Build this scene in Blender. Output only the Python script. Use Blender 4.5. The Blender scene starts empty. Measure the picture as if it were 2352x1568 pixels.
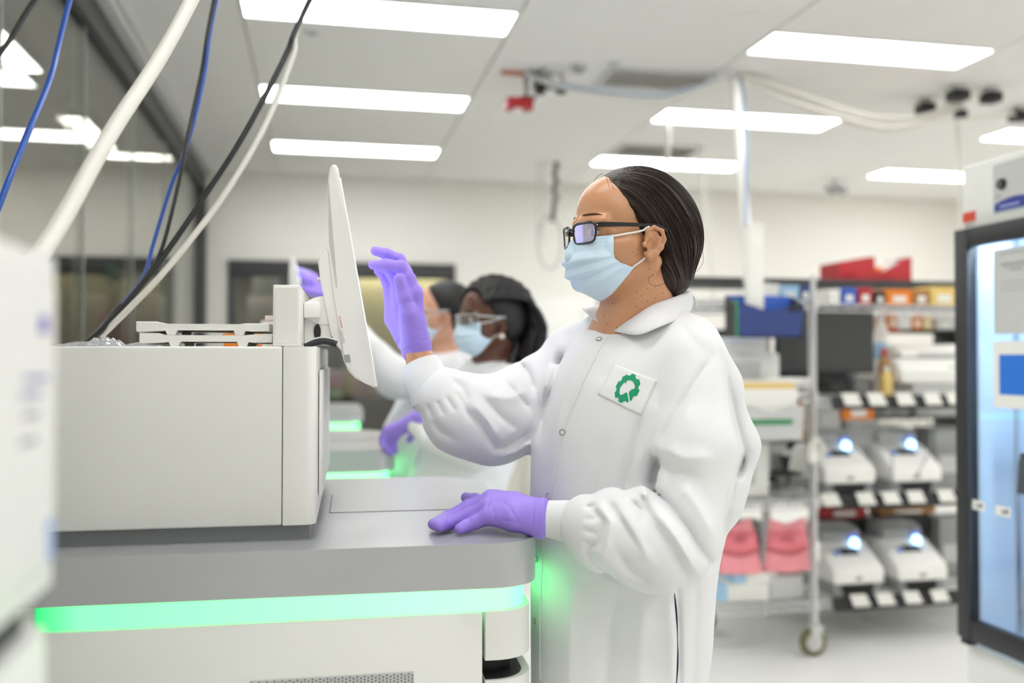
import bpy, bmesh, math, random
import numpy as np
from mathutils import Vector, Matrix

# ------------------------------------------------------------------ camera, world, exposure
scene = bpy.context.scene
COL = scene.collection
FPX, YAW, PITCH, EYE = 2113.0, math.radians(11.8), math.radians(1.03), 1.36
cam_data = bpy.data.cameras.new('camera')
cam_data.sensor_width = 36.0
cam_data.lens = FPX * 36.0 / 2352.0
cam_data.clip_start = 0.02
cam_data.dof.use_dof = True
cam_data.dof.focus_distance = 1.56
cam_data.dof.aperture_fstop = 1.7
cam = bpy.data.objects.new('camera', cam_data)
COL.objects.link(cam)
cam.location = (0, 0, EYE)
cam.rotation_euler = (math.pi / 2 + PITCH, 0, -YAW)
scene.camera = cam
world = bpy.data.worlds.new('world')
scene.world = world
world.use_nodes = True
world.node_tree.nodes['Background'].inputs[0].default_value = (0.9, 0.95, 1, 1)
world.node_tree.nodes['Background'].inputs[1].default_value = 0.4
scene.view_settings.view_transform = 'Standard'
scene.view_settings.look = 'None'
scene.view_settings.gamma = 1.0
scene.view_settings.use_curve_mapping = False
scene.view_settings.exposure = 0.0
LAMP = 12.8            # radiance of the ceiling panels
BAR = 4.0             # radiance of the green status bars
scene.cycles.max_bounces = 8
scene.cycles.diffuse_bounces = 5
scene.cycles.glossy_bounces = 3
scene.cycles.transmission_bounces = 4
scene.cycles.transparent_max_bounces = 12
scene.cycles.caustics_reflective = False
scene.cycles.caustics_refractive = False
scene.cycles.sample_clamp_indirect = 6.0
random.seed(7)
rng = np.random.default_rng(7)
R = math.radians

# ------------------------------------------------------------------ layout: sight lines of the survey photograph -> metres
CA, SA, CP, SP = math.cos(YAW), math.sin(YAW), math.cos(PITCH), math.sin(PITCH)


def _ray(px, py):
    x = (px - 1176) / FPX
    y = (784 - py) / FPX
    fw = CP - y * SP
    return x * CA + fw * SA, -x * SA + fw * CA, SP + y * CP


def spot(px, py, Y=None, X=None, Z=None, d=None):
    """World point on a sight line, on a known wall plane / height / distance."""
    r = _ray(px, py)
    if Y is not None:
        s = Y / r[1]
    elif X is not None:
        s = X / r[0]
    elif Z is not None:
        s = (Z - EYE) / r[2]
    else:
        s = d / (CP - (784 - py) / FPX * SP)
    return Vector((r[0] * s, r[1] * s, EYE + r[2] * s))


# ------------------------------------------------------------------ materials
def lin(c):
    if isinstance(c, str):
        c = [int(c[i:i + 2], 16) / 255 for i in (0, 2, 4)]
    return tuple((v / 12.92 if v <= 0.04045 else ((v + 0.055) / 1.055) ** 2.4) for v in c) + (1,)


def mat(name, col, rough=0.5, metal=0.0, var=0.04, scale=14.0, bump=0.0, bscale=200.0, spec=0.5, stretch=None,
        sheen=0.0, sss=0.0):
    m = bpy.data.materials.new(name)
    m.use_nodes = True
    nt = m.node_tree
    b = nt.nodes['Principled BSDF']
    c = lin(col)
    tc = nt.nodes.new('ShaderNodeTexCoord')
    mp = nt.nodes.new('ShaderNodeMapping')
    nt.links.new(tc.outputs['Object'], mp.inputs['Vector'])
    if stretch:
        mp.inputs['Scale'].default_value = stretch
    nz = nt.nodes.new('ShaderNodeTexNoise')
    nz.inputs['Scale'].default_value = scale
    nz.inputs['Detail'].default_value = 3
    nt.links.new(mp.outputs['Vector'], nz.inputs['Vector'])
    mix = nt.nodes.new('ShaderNodeMix')
    mix.data_type = 'RGBA'
    mix.inputs[6].default_value = tuple(min(1, v * (1 - var)) for v in c[:3]) + (1,)
    mix.inputs[7].default_value = tuple(min(1, v * (1 + var)) for v in c[:3]) + (1,)
    nt.links.new(nz.outputs['Fac'], mix.inputs[0])
    nt.links.new(mix.outputs[2], b.inputs['Base Color'])
    b.inputs['Roughness'].default_value = rough
    b.inputs['Metallic'].default_value = metal
    b.inputs['Specular IOR Level'].default_value = spec
    if sheen:
        b.inputs['Sheen Weight'].default_value = sheen
    if sss:
        b.inputs['Subsurface Weight'].default_value = sss
        b.inputs['Subsurface Radius'].default_value = (0.012, 0.005, 0.003)
        b.inputs['Subsurface Scale'].default_value = 0.4
    if bump:
        n2 = nt.nodes.new('ShaderNodeTexNoise')
        n2.inputs['Scale'].default_value = bscale
        n2.inputs['Detail'].default_value = 2
        nt.links.new(mp.outputs['Vector'], n2.inputs['Vector'])
        bp = nt.nodes.new('ShaderNodeBump')
        bp.inputs['Strength'].default_value = bump
        bp.inputs['Distance'].default_value = 0.002
        nt.links.new(n2.outputs['Fac'], bp.inputs['Height'])
        nt.links.new(bp.outputs['Normal'], b.inputs['Normal'])
    return m


def emat(name, col, strength, ramp=None):
    """A material that gives off light; ramp = [(object x, colour), ...] along the lamp."""
    m = bpy.data.materials.new(name)
    m.use_nodes = True
    nt = m.node_tree
    nt.nodes.remove(nt.nodes['Principled BSDF'])
    e = nt.nodes.new('ShaderNodeEmission')
    e.inputs['Color'].default_value = col if len(col) == 4 else tuple(col) + (1,)
    e.inputs['Strength'].default_value = strength
    if ramp:
        tc = nt.nodes.new('ShaderNodeTexCoord')
        sx = nt.nodes.new('ShaderNodeSeparateXYZ')
        mr = nt.nodes.new('ShaderNodeMapRange')
        cr = nt.nodes.new('ShaderNodeValToRGB')
        nt.links.new(tc.outputs['Object'], sx.inputs[0])
        nt.links.new(sx.outputs[0], mr.inputs[0])
        mr.inputs[1].default_value, mr.inputs[2].default_value = ramp[0][0], ramp[-1][0]
        nt.links.new(mr.outputs[0], cr.inputs[0])
        els = cr.color_ramp.elements
        while len(els) < len(ramp):
            els.new(0.5)
        for el, (x, c) in zip(els, ramp):
            el.position = (x - ramp[0][0]) / (ramp[-1][0] - ramp[0][0])
            el.color = tuple(c) + (1,)
        nt.links.new(cr.outputs[0], e.inputs['Color'])
    nt.links.new(e.outputs[0], nt.nodes['Material Output'].inputs[0])
    return m


def glass(name, tint, refl=0.5, rough=0.02, tintrefl=(1, 1, 1), diffuse=None, fres=0.8):
    m = bpy.data.materials.new(name)
    m.use_nodes = True
    nt = m.node_tree
    nt.nodes.remove(nt.nodes['Principled BSDF'])
    t = nt.nodes.new('ShaderNodeBsdfTransparent')
    t.inputs[0].default_value = tuple(tint) + (1,)
    g = nt.nodes.new('ShaderNodeBsdfGlossy')
    g.inputs['Roughness'].default_value = rough
    g.inputs['Color'].default_value = tuple(tintrefl) + (1,)
    fr = nt.nodes.new('ShaderNodeFresnel')
    fr.inputs[0].default_value = 1.5
    mu = nt.nodes.new('ShaderNodeMath')
    mu.operation = 'MULTIPLY_ADD'
    mu.inputs[1].default_value = fres
    mu.inputs[2].default_value = refl
    mu.use_clamp = True
    nt.links.new(fr.outputs[0], mu.inputs[0])
    mx = nt.nodes.new('ShaderNodeMixShader')
    nt.links.new(mu.outputs[0], mx.inputs[0])
    nt.links.new(t.outputs[0], mx.inputs[1])
    nt.links.new(g.outputs[0], mx.inputs[2])
    last = mx
    if diffuse:
        df = nt.nodes.new('ShaderNodeBsdfDiffuse')
        df.inputs[0].default_value = lin(diffuse[0])
        m2 = nt.nodes.new('ShaderNodeMixShader')
        m2.inputs[0].default_value = diffuse[1]
        nt.links.new(mx.outputs[0], m2.inputs[1])
        nt.links.new(df.outputs[0], m2.inputs[2])
        last = m2
    nt.links.new(last.outputs[0], nt.nodes['Material Output'].inputs[0])
    return m


M = dict(
    wall=mat('wall_paint', 'eceae4', 0.75, var=0.015, scale=3, bump=0.05),
    ceil=mat('ceiling_tile', 'f0efec', 0.85, var=0.02, scale=5, bump=0.1, bscale=120),
    tbar=mat('ceiling_bar', 'b9b8b4', 0.6),
    floor=mat('floor_vinyl', 'e9e9e7', 0.32, var=0.03, scale=2.5, bump=0.03, bscale=30),
    black=mat('black_metal', '26272a', 0.45, var=0.1),
    dark=mat('dark_plastic', '1c1d20', 0.5, var=0.1),
    frame=mat('anthracite_frame', '3a3b3d', 0.55, var=0.08),
    white=mat('white_plastic', 'eeeeea', 0.38, var=0.012, bump=0.04, bscale=900),
    white2=mat('warm_white_plastic', 'f1f0ec', 0.42, var=0.012),
    grey=mat('grey_plastic', '9a9c9c', 0.45, var=0.04),
    lgrey=mat('light_grey_plastic', 'c9cac8', 0.45, var=0.03),
    slab=mat('silver_painted_metal', 'bdbec1', 0.28, metal=0.4, var=0.02, bump=0.03, bscale=1200),
    steel=mat('chrome_steel', 'd4d4d6', 0.32, metal=0.75, var=0.05),
    seam=mat('seam_shadow_gap', '8f8a90', 0.7),
    lamp=emat('lamp_diffuser', (1.0, 1.0, 0.985), LAMP),
    pend=emat('pendant_lamp', (1.0, 1.0, 0.95), 38.0),
    frosted=mat('lamp_frame', 'f2f2f0', 0.5),
    bar=emat('green_status_light', (0.06, 1.0, 0.15), BAR,
             ramp=[(-0.40, (0.01, 0.22, 0.06)), (-0.34, (0.085, 0.55, 0.16)), (-0.1, (0.12, 0.55, 0.19)),
                   (0.15, (0.155, 0.5, 0.22)), (0.285, (0.165, 0.5, 0.215)), (0.312, (0.12, 0.85, 0.24))]),
    touch=emat('lit_touchscreen', (0.80, 0.86, 1.0), 1.6),
    led=emat('cyan_led', (0.35, 0.62, 1.0), 5.0),
    fridgelamp=emat('fridge_lamp', (0.70, 0.86, 1.0), 34.0),
    purple=mat('purple_nitrile', 'a086ea', 0.5, var=0.05, scale=40, bump=0.12, bscale=260, spec=0.4, sss=0.05),
    coat=mat('white_coat_cloth', 'eaeaec', 0.85, var=0.015, scale=300, bump=0.12, bscale=1400, sheen=0.1),
    knit=mat('white_rib_knit', 'eceded', 0.9, var=0.02, scale=300, bump=0.2, bscale=1200),
    hair=mat('dark_brown_hair', '1d1513', 0.42, var=0.4, scale=30),
    hair2=mat('black_hair', '131011', 0.55, var=0.3, scale=60, bump=0.4, bscale=180),
    mask=mat('blue_mask_fabric', 'd4eafb', 0.85, var=0.03, scale=60, bump=0.12, bscale=900),
    elastic=mat('white_elastic', 'f4f2f2', 0.8),
    glassframe=mat('black_glossy_acetate', '14151a', 0.18, var=0.1, spec=0.6),
    navy=mat('navy_cloth', '20234a', 0.9, var=0.1),
    trousers=mat('dark_trousers', '2a2c38', 0.9, var=0.1),
    shoe=mat('black_shoe', '1b1b1d', 0.5),
    sweater=mat('beige_knit', 'b39a84', 0.9, var=0.2, scale=220, bump=0.6, bscale=300),
    green=mat('green_emblem', '0c9a69', 0.7, var=0.05),
    blue=mat('blue_cable', '1f4fa8', 0.4, var=0.05),
    blackc=mat('black_cable', '17181a', 0.4, var=0.1),
    whitec=mat('white_cable', 'dcdad2', 0.5, var=0.03),
    redc=mat('red_plastic', 'b3242e', 0.45, var=0.08),
    orange=mat('orange_plastic', 'e8831c', 0.45, var=0.06),
    pink=mat('pink_bag_film', 'f29aa2', 0.42, var=0.08, scale=20, bump=0.3, bscale=40, sss=0.1),
    pink2=mat('red_bag_flap', 'f0838e', 0.42, var=0.08, scale=20, bump=0.3, bscale=40),
    bluebin=mat('bright_blue_plastic', '2459c0', 0.45),
    navybin=mat('navy_plastic', '2c3f7c', 0.5),  # also the painted shade on the blue file pocket's front
    paper=mat('paper', 'f0efe9', 0.85, var=0.02),
    khaki=mat('khaki_panel', 'aba27a', 0.7, var=0.05, scale=3),
    brown=mat('brown_card', 'a87b4a', 0.8, var=0.1),
    yellow=mat('yellow_card', 'e6c87a', 0.8, var=0.06),
    screen=mat('dark_screen', '3a3d3e', 0.35, var=0.05),
    olive=mat('olive_rubber', '6c6a48', 0.6, var=0.1),
    skyblue=mat('light_blue_card', 'a4cbe8', 0.7),
    ltblue=mat('sign_blue', '1f74d8', 0.6),
    deepblue=mat('sticker_blue', '2c3b98', 0.5),
    greenb=mat('green_stripe', '3f8a5c', 0.6),
    fridgein=mat('fridge_liner', 'cfe0f2', 0.5, var=0.02),
    clear=glass('clear_film', (0.93, 0.95, 0.97), 0.12, 0.08, diffuse=('eef2f4', 0.25)),
    pane=glass('partition_glass', (0.78, 0.78, 0.75), 0.02, 0.0),
    pane2=glass('window_glass', (0.85, 0.85, 0.82), 0.03, 0.0),
    fpane=glass('fridge_glass', (0.95, 0.97, 0.99), 0.0, 0.0, fres=0.1),
    lens=glass('coated_lens', (0.84, 0.84, 0.97), 0.55, 0.06, (0.70, 0.68, 1.0)),
    lens2=glass('clear_lens', (0.95, 0.96, 0.97), 0.1, 0.02),
)


# ------------------------------------------------------------------ objects
def tag(o, label=None, cat=None, group=None, kind=None):
    if label:
        o['label'] = label
    if cat:
        o['category'] = cat
    if group:
        o['group'] = group
    if kind:
        o['kind'] = kind
    return o


def thing(name, label, cat, loc=(0, 0, 0), rz=0.0, group=None):
    o = bpy.data.objects.new(name, None)
    o.empty_display_size = 0.1
    COL.objects.link(o)
    o.location = loc
    o.rotation_euler = (0, 0, rz)
    return tag(o, label, cat, group)


def link_mesh(name, me, m, parent=None, smooth=35):
    if m is not None:
        me.materials.append(m)
    if smooth:
        me.polygons.foreach_set('use_smooth', [True] * len(me.polygons))
        me.set_sharp_from_angle(angle=R(smooth))
    o = bpy.data.objects.new(name, me)
    COL.objects.link(o)
    if parent is not None:
        o.parent = parent
    return o


def part(name, bm, m, parent=None, smooth=35, kind=None, label=None):
    bmesh.ops.recalc_face_normals(bm, faces=bm.faces[:])
    me = bpy.data.meshes.new(name)
    bm.to_mesh(me)
    bm.free()
    o = link_mesh(name, me, m, parent, smooth)
    return tag(o, label, kind=kind)


def struct(name, bm, m, smooth=35):
    return tag(part(name, bm, m, None, smooth), kind='structure')


def copy_tree(o, parent=None, loc=None, label=None):
    c = o.copy()
    COL.objects.link(c)
    if parent is not None:
        c.parent = parent
    if loc is not None:
        c.location = loc
    if label:
        c['label'] = label
    for ch in list(o.children):
        copy_tree(ch, c)
    return c


def nb():
    return bmesh.new()


def box(bm, x0, x1, y0, y1, z0, z1, r=0.0, seg=2, rot=None, piv=None):
    m = Matrix.Translation(((x0 + x1) / 2, (y0 + y1) / 2, (z0 + z1) / 2)) @ Matrix.Diagonal((abs(x1 - x0), abs(y1 - y0), abs(z1 - z0), 1))
    ret = bmesh.ops.create_cube(bm, size=1, matrix=m)
    vs = ret['verts']
    if r > 0:
        es = list({e for v in vs for e in v.link_edges})
        g = bmesh.ops.bevel(bm, geom=es, offset=r, segments=seg, affect='EDGES', profile=0.5)
        vs = list({v for f in g['faces'] for v in f.verts} | {v for v in vs if v.is_valid})
    if rot is not None:
        bmesh.ops.rotate(bm, verts=vs, cent=piv or Vector(((x0 + x1) / 2, (y0 + y1) / 2, (z0 + z1) / 2)), matrix=rot)
    return bm


def bx(*a, **k):
    return box(nb(), *a, **k)


def rrect(x0, x1, y0, y1, rs, n=8):
    """Rounded rectangle outline, radii for corners (x0y0, x1y0, x1y1, x0y1)."""
    if not isinstance(rs, (tuple, list)):
        rs = (rs,) * 4
    out = []
    for (cx, cy, sx, sy, a0), r in zip(((x0, y0, 1, 1, 180), (x1, y0, -1, 1, 270), (x1, y1, -1, -1, 0), (x0, y1, 1, -1, 90)), rs):
        if r <= 0:
            out.append((cx, cy))
            continue
        for i in range(n + 1):
            t = R(a0 + 90 * i / n)
            out.append((cx + sx * r + r * math.cos(t), cy + sy * r + r * math.sin(t)))
    return out


def prism(bm, poly, axis, a, b, bev=0.0, seg=2, ends='ab'):
    """Extrude a 2-D outline along an axis; outline coords are the other two axes in x,y,z order."""
    def P(u, v, w):
        return (w, u, v) if axis == 'x' else (u, w, v) if axis == 'y' else (u, v, w)
    lo = [bm.verts.new(P(u, v, a)) for u, v in poly]
    hi = [bm.verts.new(P(u, v, b)) for u, v in poly]
    n = len(poly)
    bm.faces.new(lo[::-1])
    bm.faces.new(hi)
    for i in range(n):
        bm.faces.new((lo[i], lo[(i + 1) % n], hi[(i + 1) % n], hi[i]))
    if bev:
        es = []
        for ring, key in ((lo, 'a'), (hi, 'b')):
            if key in ends:
                for i in range(n):
                    e = bm.edges.get((ring[i], ring[(i + 1) % n]))
                    if e:
                        es.append(e)
        bmesh.ops.bevel(bm, geom=es, offset=bev, segments=seg, affect='EDGES', profile=0.5, clamp_overlap=True)
    return bm


def pr(*a, **k):
    return prism(nb(), *a, **k)


def tube(bm, pts, r, n=8, closed=False, flat=None):
    """Swept tube through points, r a number or list."""
    P = [Vector(p) for p in pts]
    N = len(P)
    rs = r if isinstance(r, (list, tuple)) else [r] * N
    rings = []
    up = Vector((0, 0, 1))
    prev = None
    for i in range(N):
        if closed:
            t = (P[(i + 1) % N] - P[i - 1])
        else:
            t = P[min(i + 1, N - 1)] - P[max(i - 1, 0)]
        t.normalize()
        if prev is None:
            a = up if abs(t.dot(up)) < 0.95 else Vector((1, 0, 0))
            u = t.cross(a).normalized()
        else:
            u = (prev - t * prev.dot(t)).normalized()
        prev = u
        v = t.cross(u)
        ring = []
        for k in range(n):
            an = 2 * math.pi * k / n
            q = u * math.cos(an) * rs[i] + v * math.sin(an) * rs[i] * (flat or 1)
            ring.append(bm.verts.new(P[i] + q))
        rings.append(ring)
    m = N if closed else N - 1
    for i in range(m):
        a, b = rings[i], rings[(i + 1) % N]
        for k in range(n):
            bm.faces.new((a[k], a[(k + 1) % n], b[(k + 1) % n], b[k]))
    if not closed:
        bm.faces.new(rings[0][::-1])
        bm.faces.new(rings[-1])
    return bm


def tb(*a, **k):
    return tube(nb(), *a, **k)


def cyl(bm, p0, p1, r0, r1=None, n=16):
    return tube(bm, [p0, p1], [r0, r1 if r1 is not None else r0], n)


def spline(pts, n=12):
    """Catmull-Rom through points."""
    P = [Vector(p) for p in pts]
    P = [P[0] * 2 - P[1]] + P + [P[-1] * 2 - P[-2]]
    out = []
    for i in range(1, len(P) - 2):
        for k in range(n):
            t = k / n
            a, b, c, d = P[i - 1], P[i], P[i + 1], P[i + 2]
            out.append(0.5 * ((2 * b) + (c - a) * t + (2 * a - 5 * b + 4 * c - d) * t * t + (3 * b - a - 3 * c + d) * t ** 3))
    out.append(P[-2])
    return out
# ------------------------------------------------------------------ the setting
CZ = 2.9
XL, XR, YB, YF, XLL = -0.96, 6.3, 7.9, -2.6, -4.6
struct('floor', bx(XLL - 0.1, XR + 0.1, YF - 0.1, YB + 1.4, -0.1, 0), M['floor'], 0)
ceiling = struct('ceiling', bx(XLL - 0.1, XR + 0.1, YF - 0.1, YB + 0.1, CZ + 0.014, CZ + 0.15), M['tbar'], 0)


def wall_with_holes(x0, x1, z1, holes, y0, y1):
    bm = nb()
    x = x0
    for hx0, hx1, hz0, hz1 in holes:
        box(bm, x, hx0, y0, y1, 0, z1)
        box(bm, hx0, hx1, y0, y1, 0, hz0)
        box(bm, hx0, hx1, y0, y1, hz1, z1)
        x = hx1
    box(bm, x, x1, y0, y1, 0, z1)
    return bm


W1 = (-0.74, 1.145, 0.15, 2.17)
W2 = (-3.6, -1.2, 0.15, 2.18)
struct('wall_back', wall_with_holes(XLL - 0.1, XR + 0.1, CZ + 0.014, [W2, W1], YB, YB + 0.1), M['wall'], 0)
struct('wall_right', bx(XR, XR + 0.1, YF, YB, 0, CZ + 0.014), M['wall'], 0)
struct('wall_front', bx(XLL, XR, YF - 0.1, YF, 0, CZ + 0.014), M['wall'], 0)
struct('wall_far_left', bx(XLL - 0.1, XLL, YF, YB, 0, CZ + 0.014), M['wall'], 0)
struct('baseboard_back', bx(-0.9, XR, YB - 0.012, YB, 0, 0.1), M['lgrey'], 0)
# the store behind the two windows of the back wall
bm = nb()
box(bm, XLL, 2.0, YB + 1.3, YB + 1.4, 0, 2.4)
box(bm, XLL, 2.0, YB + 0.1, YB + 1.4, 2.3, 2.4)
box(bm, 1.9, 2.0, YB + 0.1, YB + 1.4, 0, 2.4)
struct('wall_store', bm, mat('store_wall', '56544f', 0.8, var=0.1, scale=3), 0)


def window(n, x0, x1, z0, z1, mull, top):
    t = tag(bpy.data.objects.new('window_%d' % n, None), kind='structure')
    COL.objects.link(t)
    t.location = (x0, YB, 0)
    w = x1 - x0
    part('frame_head', bx(0, w, -0.03, 0.08, z1 - top, z1, 0.004), M['frame'], t)
    part('frame_sill', bx(0, w, -0.03, 0.08, z0, z0 + 0.06, 0.004), M['frame'], t)
    for a, b in [(0, 0.05), (w - 0.05, w)] + mull:
        part('frame_post', bx(a, b, -0.025, 0.075, z0 + 0.06, z1 - top, 0.004), M['frame'], t)
    part('pane', bx(0.05, w - 0.05, 0.02, 0.03, z0 + 0.06, z1 - top), M['pane2'], t, 0)
    return t


window(1, *W1, mull=[(0.42, 0.50)], top=0.13)
window(2, *W2, mull=[(1.2, 1.26)], top=0.05)


def board(name, x0, x1, z0, z1, y, m, label, cat, th=0.03, group=None):
    return tag(part(name, bx(x0, x1, y, y + th, z0, z1, 0.004), M[m] if isinstance(m, str) else m, None, 0), label, cat, group)


board('wall_board', 0.22, 1.11, 0.0, 2.10, YB + 0.32, 'khaki', 'tall khaki board behind the window, right of the touchscreen', 'board')
board('wall_board', -2.75, -1.3, 0.0, 2.05, YB + 0.34, mat('drab_board', 'a59d7c', 0.8, var=0.08, scale=4), 'drab khaki board seen through the tinted glass wall', 'board')
board('pale_patch', -0.56, -0.22, 1.88, 2.06, YB + 0.2, 'lgrey', 'pale grey patch put in as a reflection on the dark window behind the thin far screen', 'sheet', 0.01)  # pale board painted in for the whitish reflection on the window glass
board('pale_patch', -1.66, -1.36, 2.0, 2.1, YB + 0.2, 'lgrey', 'pale sheet under the top edge of the dark opening seen through the glass', 'sheet', 0.01)
board('exit_sign', -1.72, -1.66, 1.98, 2.16, YB + 0.18, mat('green_sign', '2f9a63', 0.6), 'small green sign at the top of the dark opening behind the glass', 'sign', 0.02)
board('hanging_sheet', -1.78, -1.55, 1.42, 1.74, YB + 0.18, 'pink', 'pink red sheet low in the dark opening behind the glass', 'sheet', 0.01)
# dark cabinets and pinkish tubs standing behind the right window
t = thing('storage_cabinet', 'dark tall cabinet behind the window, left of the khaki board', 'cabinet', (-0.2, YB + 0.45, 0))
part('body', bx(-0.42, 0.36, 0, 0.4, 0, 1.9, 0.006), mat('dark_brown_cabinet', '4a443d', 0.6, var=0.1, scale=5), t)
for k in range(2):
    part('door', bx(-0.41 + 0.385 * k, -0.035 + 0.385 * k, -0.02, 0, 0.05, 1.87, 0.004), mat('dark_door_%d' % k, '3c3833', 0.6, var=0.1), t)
for k, (x, h, c) in enumerate([(0.14, 0.22, 'c8a0a4'), (0.36, 0.17, 'b9989a'), (0.5, 0.15, 'c9b2b0')]):
    t = thing('storage_tub', ['tall pinkish tub behind the window, left of three', 'squat pinkish tub behind the window, in the middle of three', 'pale pink tub behind the window, right of three'][k], 'tub',
              (x, YB + 0.24, 1.02), group='pinkish tubs behind the window')
    part('body', prism(nb(), rrect(-0.06, 0.06, -0.05, 0.05, 0.02, 4), 'z', 0, h, 0.008), mat('tub_%d' % k, c, 0.5), t)
    part('lid', prism(nb(), rrect(-0.064, 0.064, -0.054, 0.054, 0.02, 4), 'z', h, h + 0.015, 0.003), mat('tub_lid_%d' % k, 'd9d4d0', 0.5), t)
t = thing('store_bench', 'dark bench behind the window carrying three pinkish tubs', 'bench', (0.3, YB + 0.22, 0))
part('top', bx(-0.5, 0.72, -0.1, 0.09, 0.98, 1.02, 0.004), M['dark'], t)
part('front', bx(-0.5, 0.72, -0.08, 0.07, 0, 0.98), mat('bench_front', '2e2d2b', 0.7), t)

t = thing('linear_lamp', 'unseen lamp added to brighten the store behind the window', 'lamp', (-1.2, YB + 0.25, 2.298))  # no such lamp in view; added to brighten the store
part('housing', bx(-2.6, 2.6, -0.07, 0.07, -0.04, 0.0, 0.004), M['frosted'], t)
part('diffuser', bx(-2.58, 2.58, -0.06, 0.06, -0.046, -0.0405), M['pend'], t, 0)

# glass wall on the left
wl = tag(part('wall_left', bx(XL - 0.05, XL + 0.04, YF, YB, 2.735, CZ + 0.014, 0.004), M['frame'], None), kind='structure')
part('ceiling_trim', bx(XL + 0.04, XL + 0.10, YF, YB, 2.85, CZ + 0.014, 0.004), M['lgrey'], wl)
part('corner_post', bx(XL - 0.06, XL + 0.05, YB - 0.12, YB, 0, 2.735, 0.004), M['frame'], wl)
part('bottom_rail', bx(XL - 0.05, XL + 0.04, YF, YB - 0.12, 0, 0.12, 0.004), M['frame'], wl)
ys = [YF, -1.0, 0.0, 1.01, 2.03, 3.05, 4.07, 5.09, 6.11, 7.13, YB - 0.12]
for a, b in zip(ys, ys[1:]):
    part('pane', bx(XL - 0.006, XL + 0.006, a + 0.003, b - 0.003, 0.12, 2.735), M['pane'], wl, 0)
for y in ys[1:-1]:
    part('joint', bx(XL - 0.007, XL + 0.007, y - 0.003, y + 0.003, 0.12, 2.735), mat('joint_silicone', 'b9c2bd', 0.4), wl, 0)

# ceiling tiles and lamps: lamps every 2.44 m across, 1.37 m deep
CXS = [-0.86, -0.349, 0.871, 2.091, 3.311, 4.531, 5.751, 6.29]
LAMP_COLS = (1, 3, 5)
PITCH_Y, Y0 = 1.37, 4.13
meshes = {}


def tile(x0, x1, y0, y1):
    key = (round(x1 - x0, 3), round(y1 - y0, 3))
    if key not in meshes:
        g = 0.004
        o = part('ceiling_tile', bx(g, key[0] - g, g, key[1] - g, 0, 0.0135, 0.003, 1), M['ceil'], ceiling, 30)
        meshes[key] = o
    else:
        o = meshes[key].copy()
        COL.objects.link(o)
    o.location = (x0, y0, CZ)


for i in range(len(CXS) - 1):
    x0, x1 = CXS[i], CXS[i + 1]
    for k in range(-1, 3):
        c = Y0 + PITCH_Y * k
        if i in LAMP_COLS:
            tile(x0, x1, c + 0.16, min(c + PITCH_Y - 0.16, YB))
        else:
            for a in (c - 0.342, c + 0.343):
                tile(x0, x1, a, min(a + 0.685, YB))

LAMP_LABEL = {
    (1, 4.13): 'long ceiling lamp at the top edge of the picture, above the tilted screen',
    (1, 5.5): 'long ceiling lamp crossed by the black and white cables, middle of its row of three',
    (1, 6.87): 'ceiling lamp over the top of the tilted screen, farthest of its row',
    (3, 4.13): 'largest ceiling lamp near the upper right corner, ahead of the air vent',
    (3, 5.5): 'ceiling lamp behind the drooping bundle of white cables',
    (3, 6.87): 'ceiling lamp right above the hair of the woman in glasses',
    (5, 5.5): 'ceiling lamp cut off at the right picture edge above the fridge',
    (5, 6.87): 'ceiling lamp left of the fridge top, low over the back wall'}
lamp0 = None
for i in LAMP_COLS:
    for k in range(-4, 3):
        c = round(Y0 + PITCH_Y * k, 2)
        lab = LAMP_LABEL.get((i, c), 'ceiling lamp outside the picture, in the rows nearer the viewer')
        loc = (CXS[i] + 0.61, c, CZ)
        if lamp0 is None:
            lamp0 = thing('ceiling_lamp', lab, 'lamp', loc, 0, 'recessed ceiling lamps')
            bm = nb()
            for a in ((-0.606, 0.606, -0.156, -0.142), (-0.606, 0.606, 0.142, 0.156), (-0.606, -0.594, -0.142, 0.142), (0.594, 0.606, -0.142, 0.142)):
                box(bm, a[0], a[1], a[2], a[3], -0.004, 0.013)
            part('frame', bm, M['frosted'], lamp0, 0)
            part('diffuser', bx(-0.594, 0.594, -0.142, 0.142, 0.0, 0.01), M['lamp'], lamp0, 0)
        else:
            copy_tree(lamp0, None, loc, lab)

# lamps of the room beyond the glass; the unseen ones are added to brighten it
for k, (x0, x1, y0, y1, lab) in enumerate([
        (-1.56, -1.44, 4.0, 5.23, 'bright linear lamp running into the upper left corner beyond the glass'),
        (-1.57, -1.45, 6.2, 7.08, 'short diagonal looking linear lamp beyond the glass, left of the white hose'),
        (-2.6, -2.48, 1.5, 5.0, 'long unseen lamp added to brighten the next room, nearer the glass'),
        (-3.8, -3.68, 1.5, 5.0, 'long unseen lamp added to brighten the next room, farther from the glass'),
        (-2.75, -2.63, 5.4, 7.6, 'unseen lamp added to brighten the next room beside its back wall'),
        (-3.9, -3.78, 5.4, 7.6, 'unseen lamp added to brighten the next room in its far back corner'),
        (-2.6, -2.48, -2.0, 1.0, 'unseen lamp added to brighten the next room beside the viewer'),
        (-1.55, -1.10, 7.24, 7.36, 'level linear lamp beyond the glass, right of the white hose')]):
    t = thing('linear_lamp', lab, 'lamp', ((x0 + x1) / 2, (y0 + y1) / 2, CZ), 0, 'linear lamps beyond the glass wall')
    hx, hy = (x1 - x0) / 2, (y1 - y0) / 2
    part('housing', bx(-hx - 0.01, hx + 0.01, -hy - 0.01, hy + 0.01, -0.03, 0.014, 0.004), M['frosted'], t)
    part('diffuser', bx(-hx, hx, -hy, hy, -0.036, -0.0305), M['pend'], t, 0)


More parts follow.
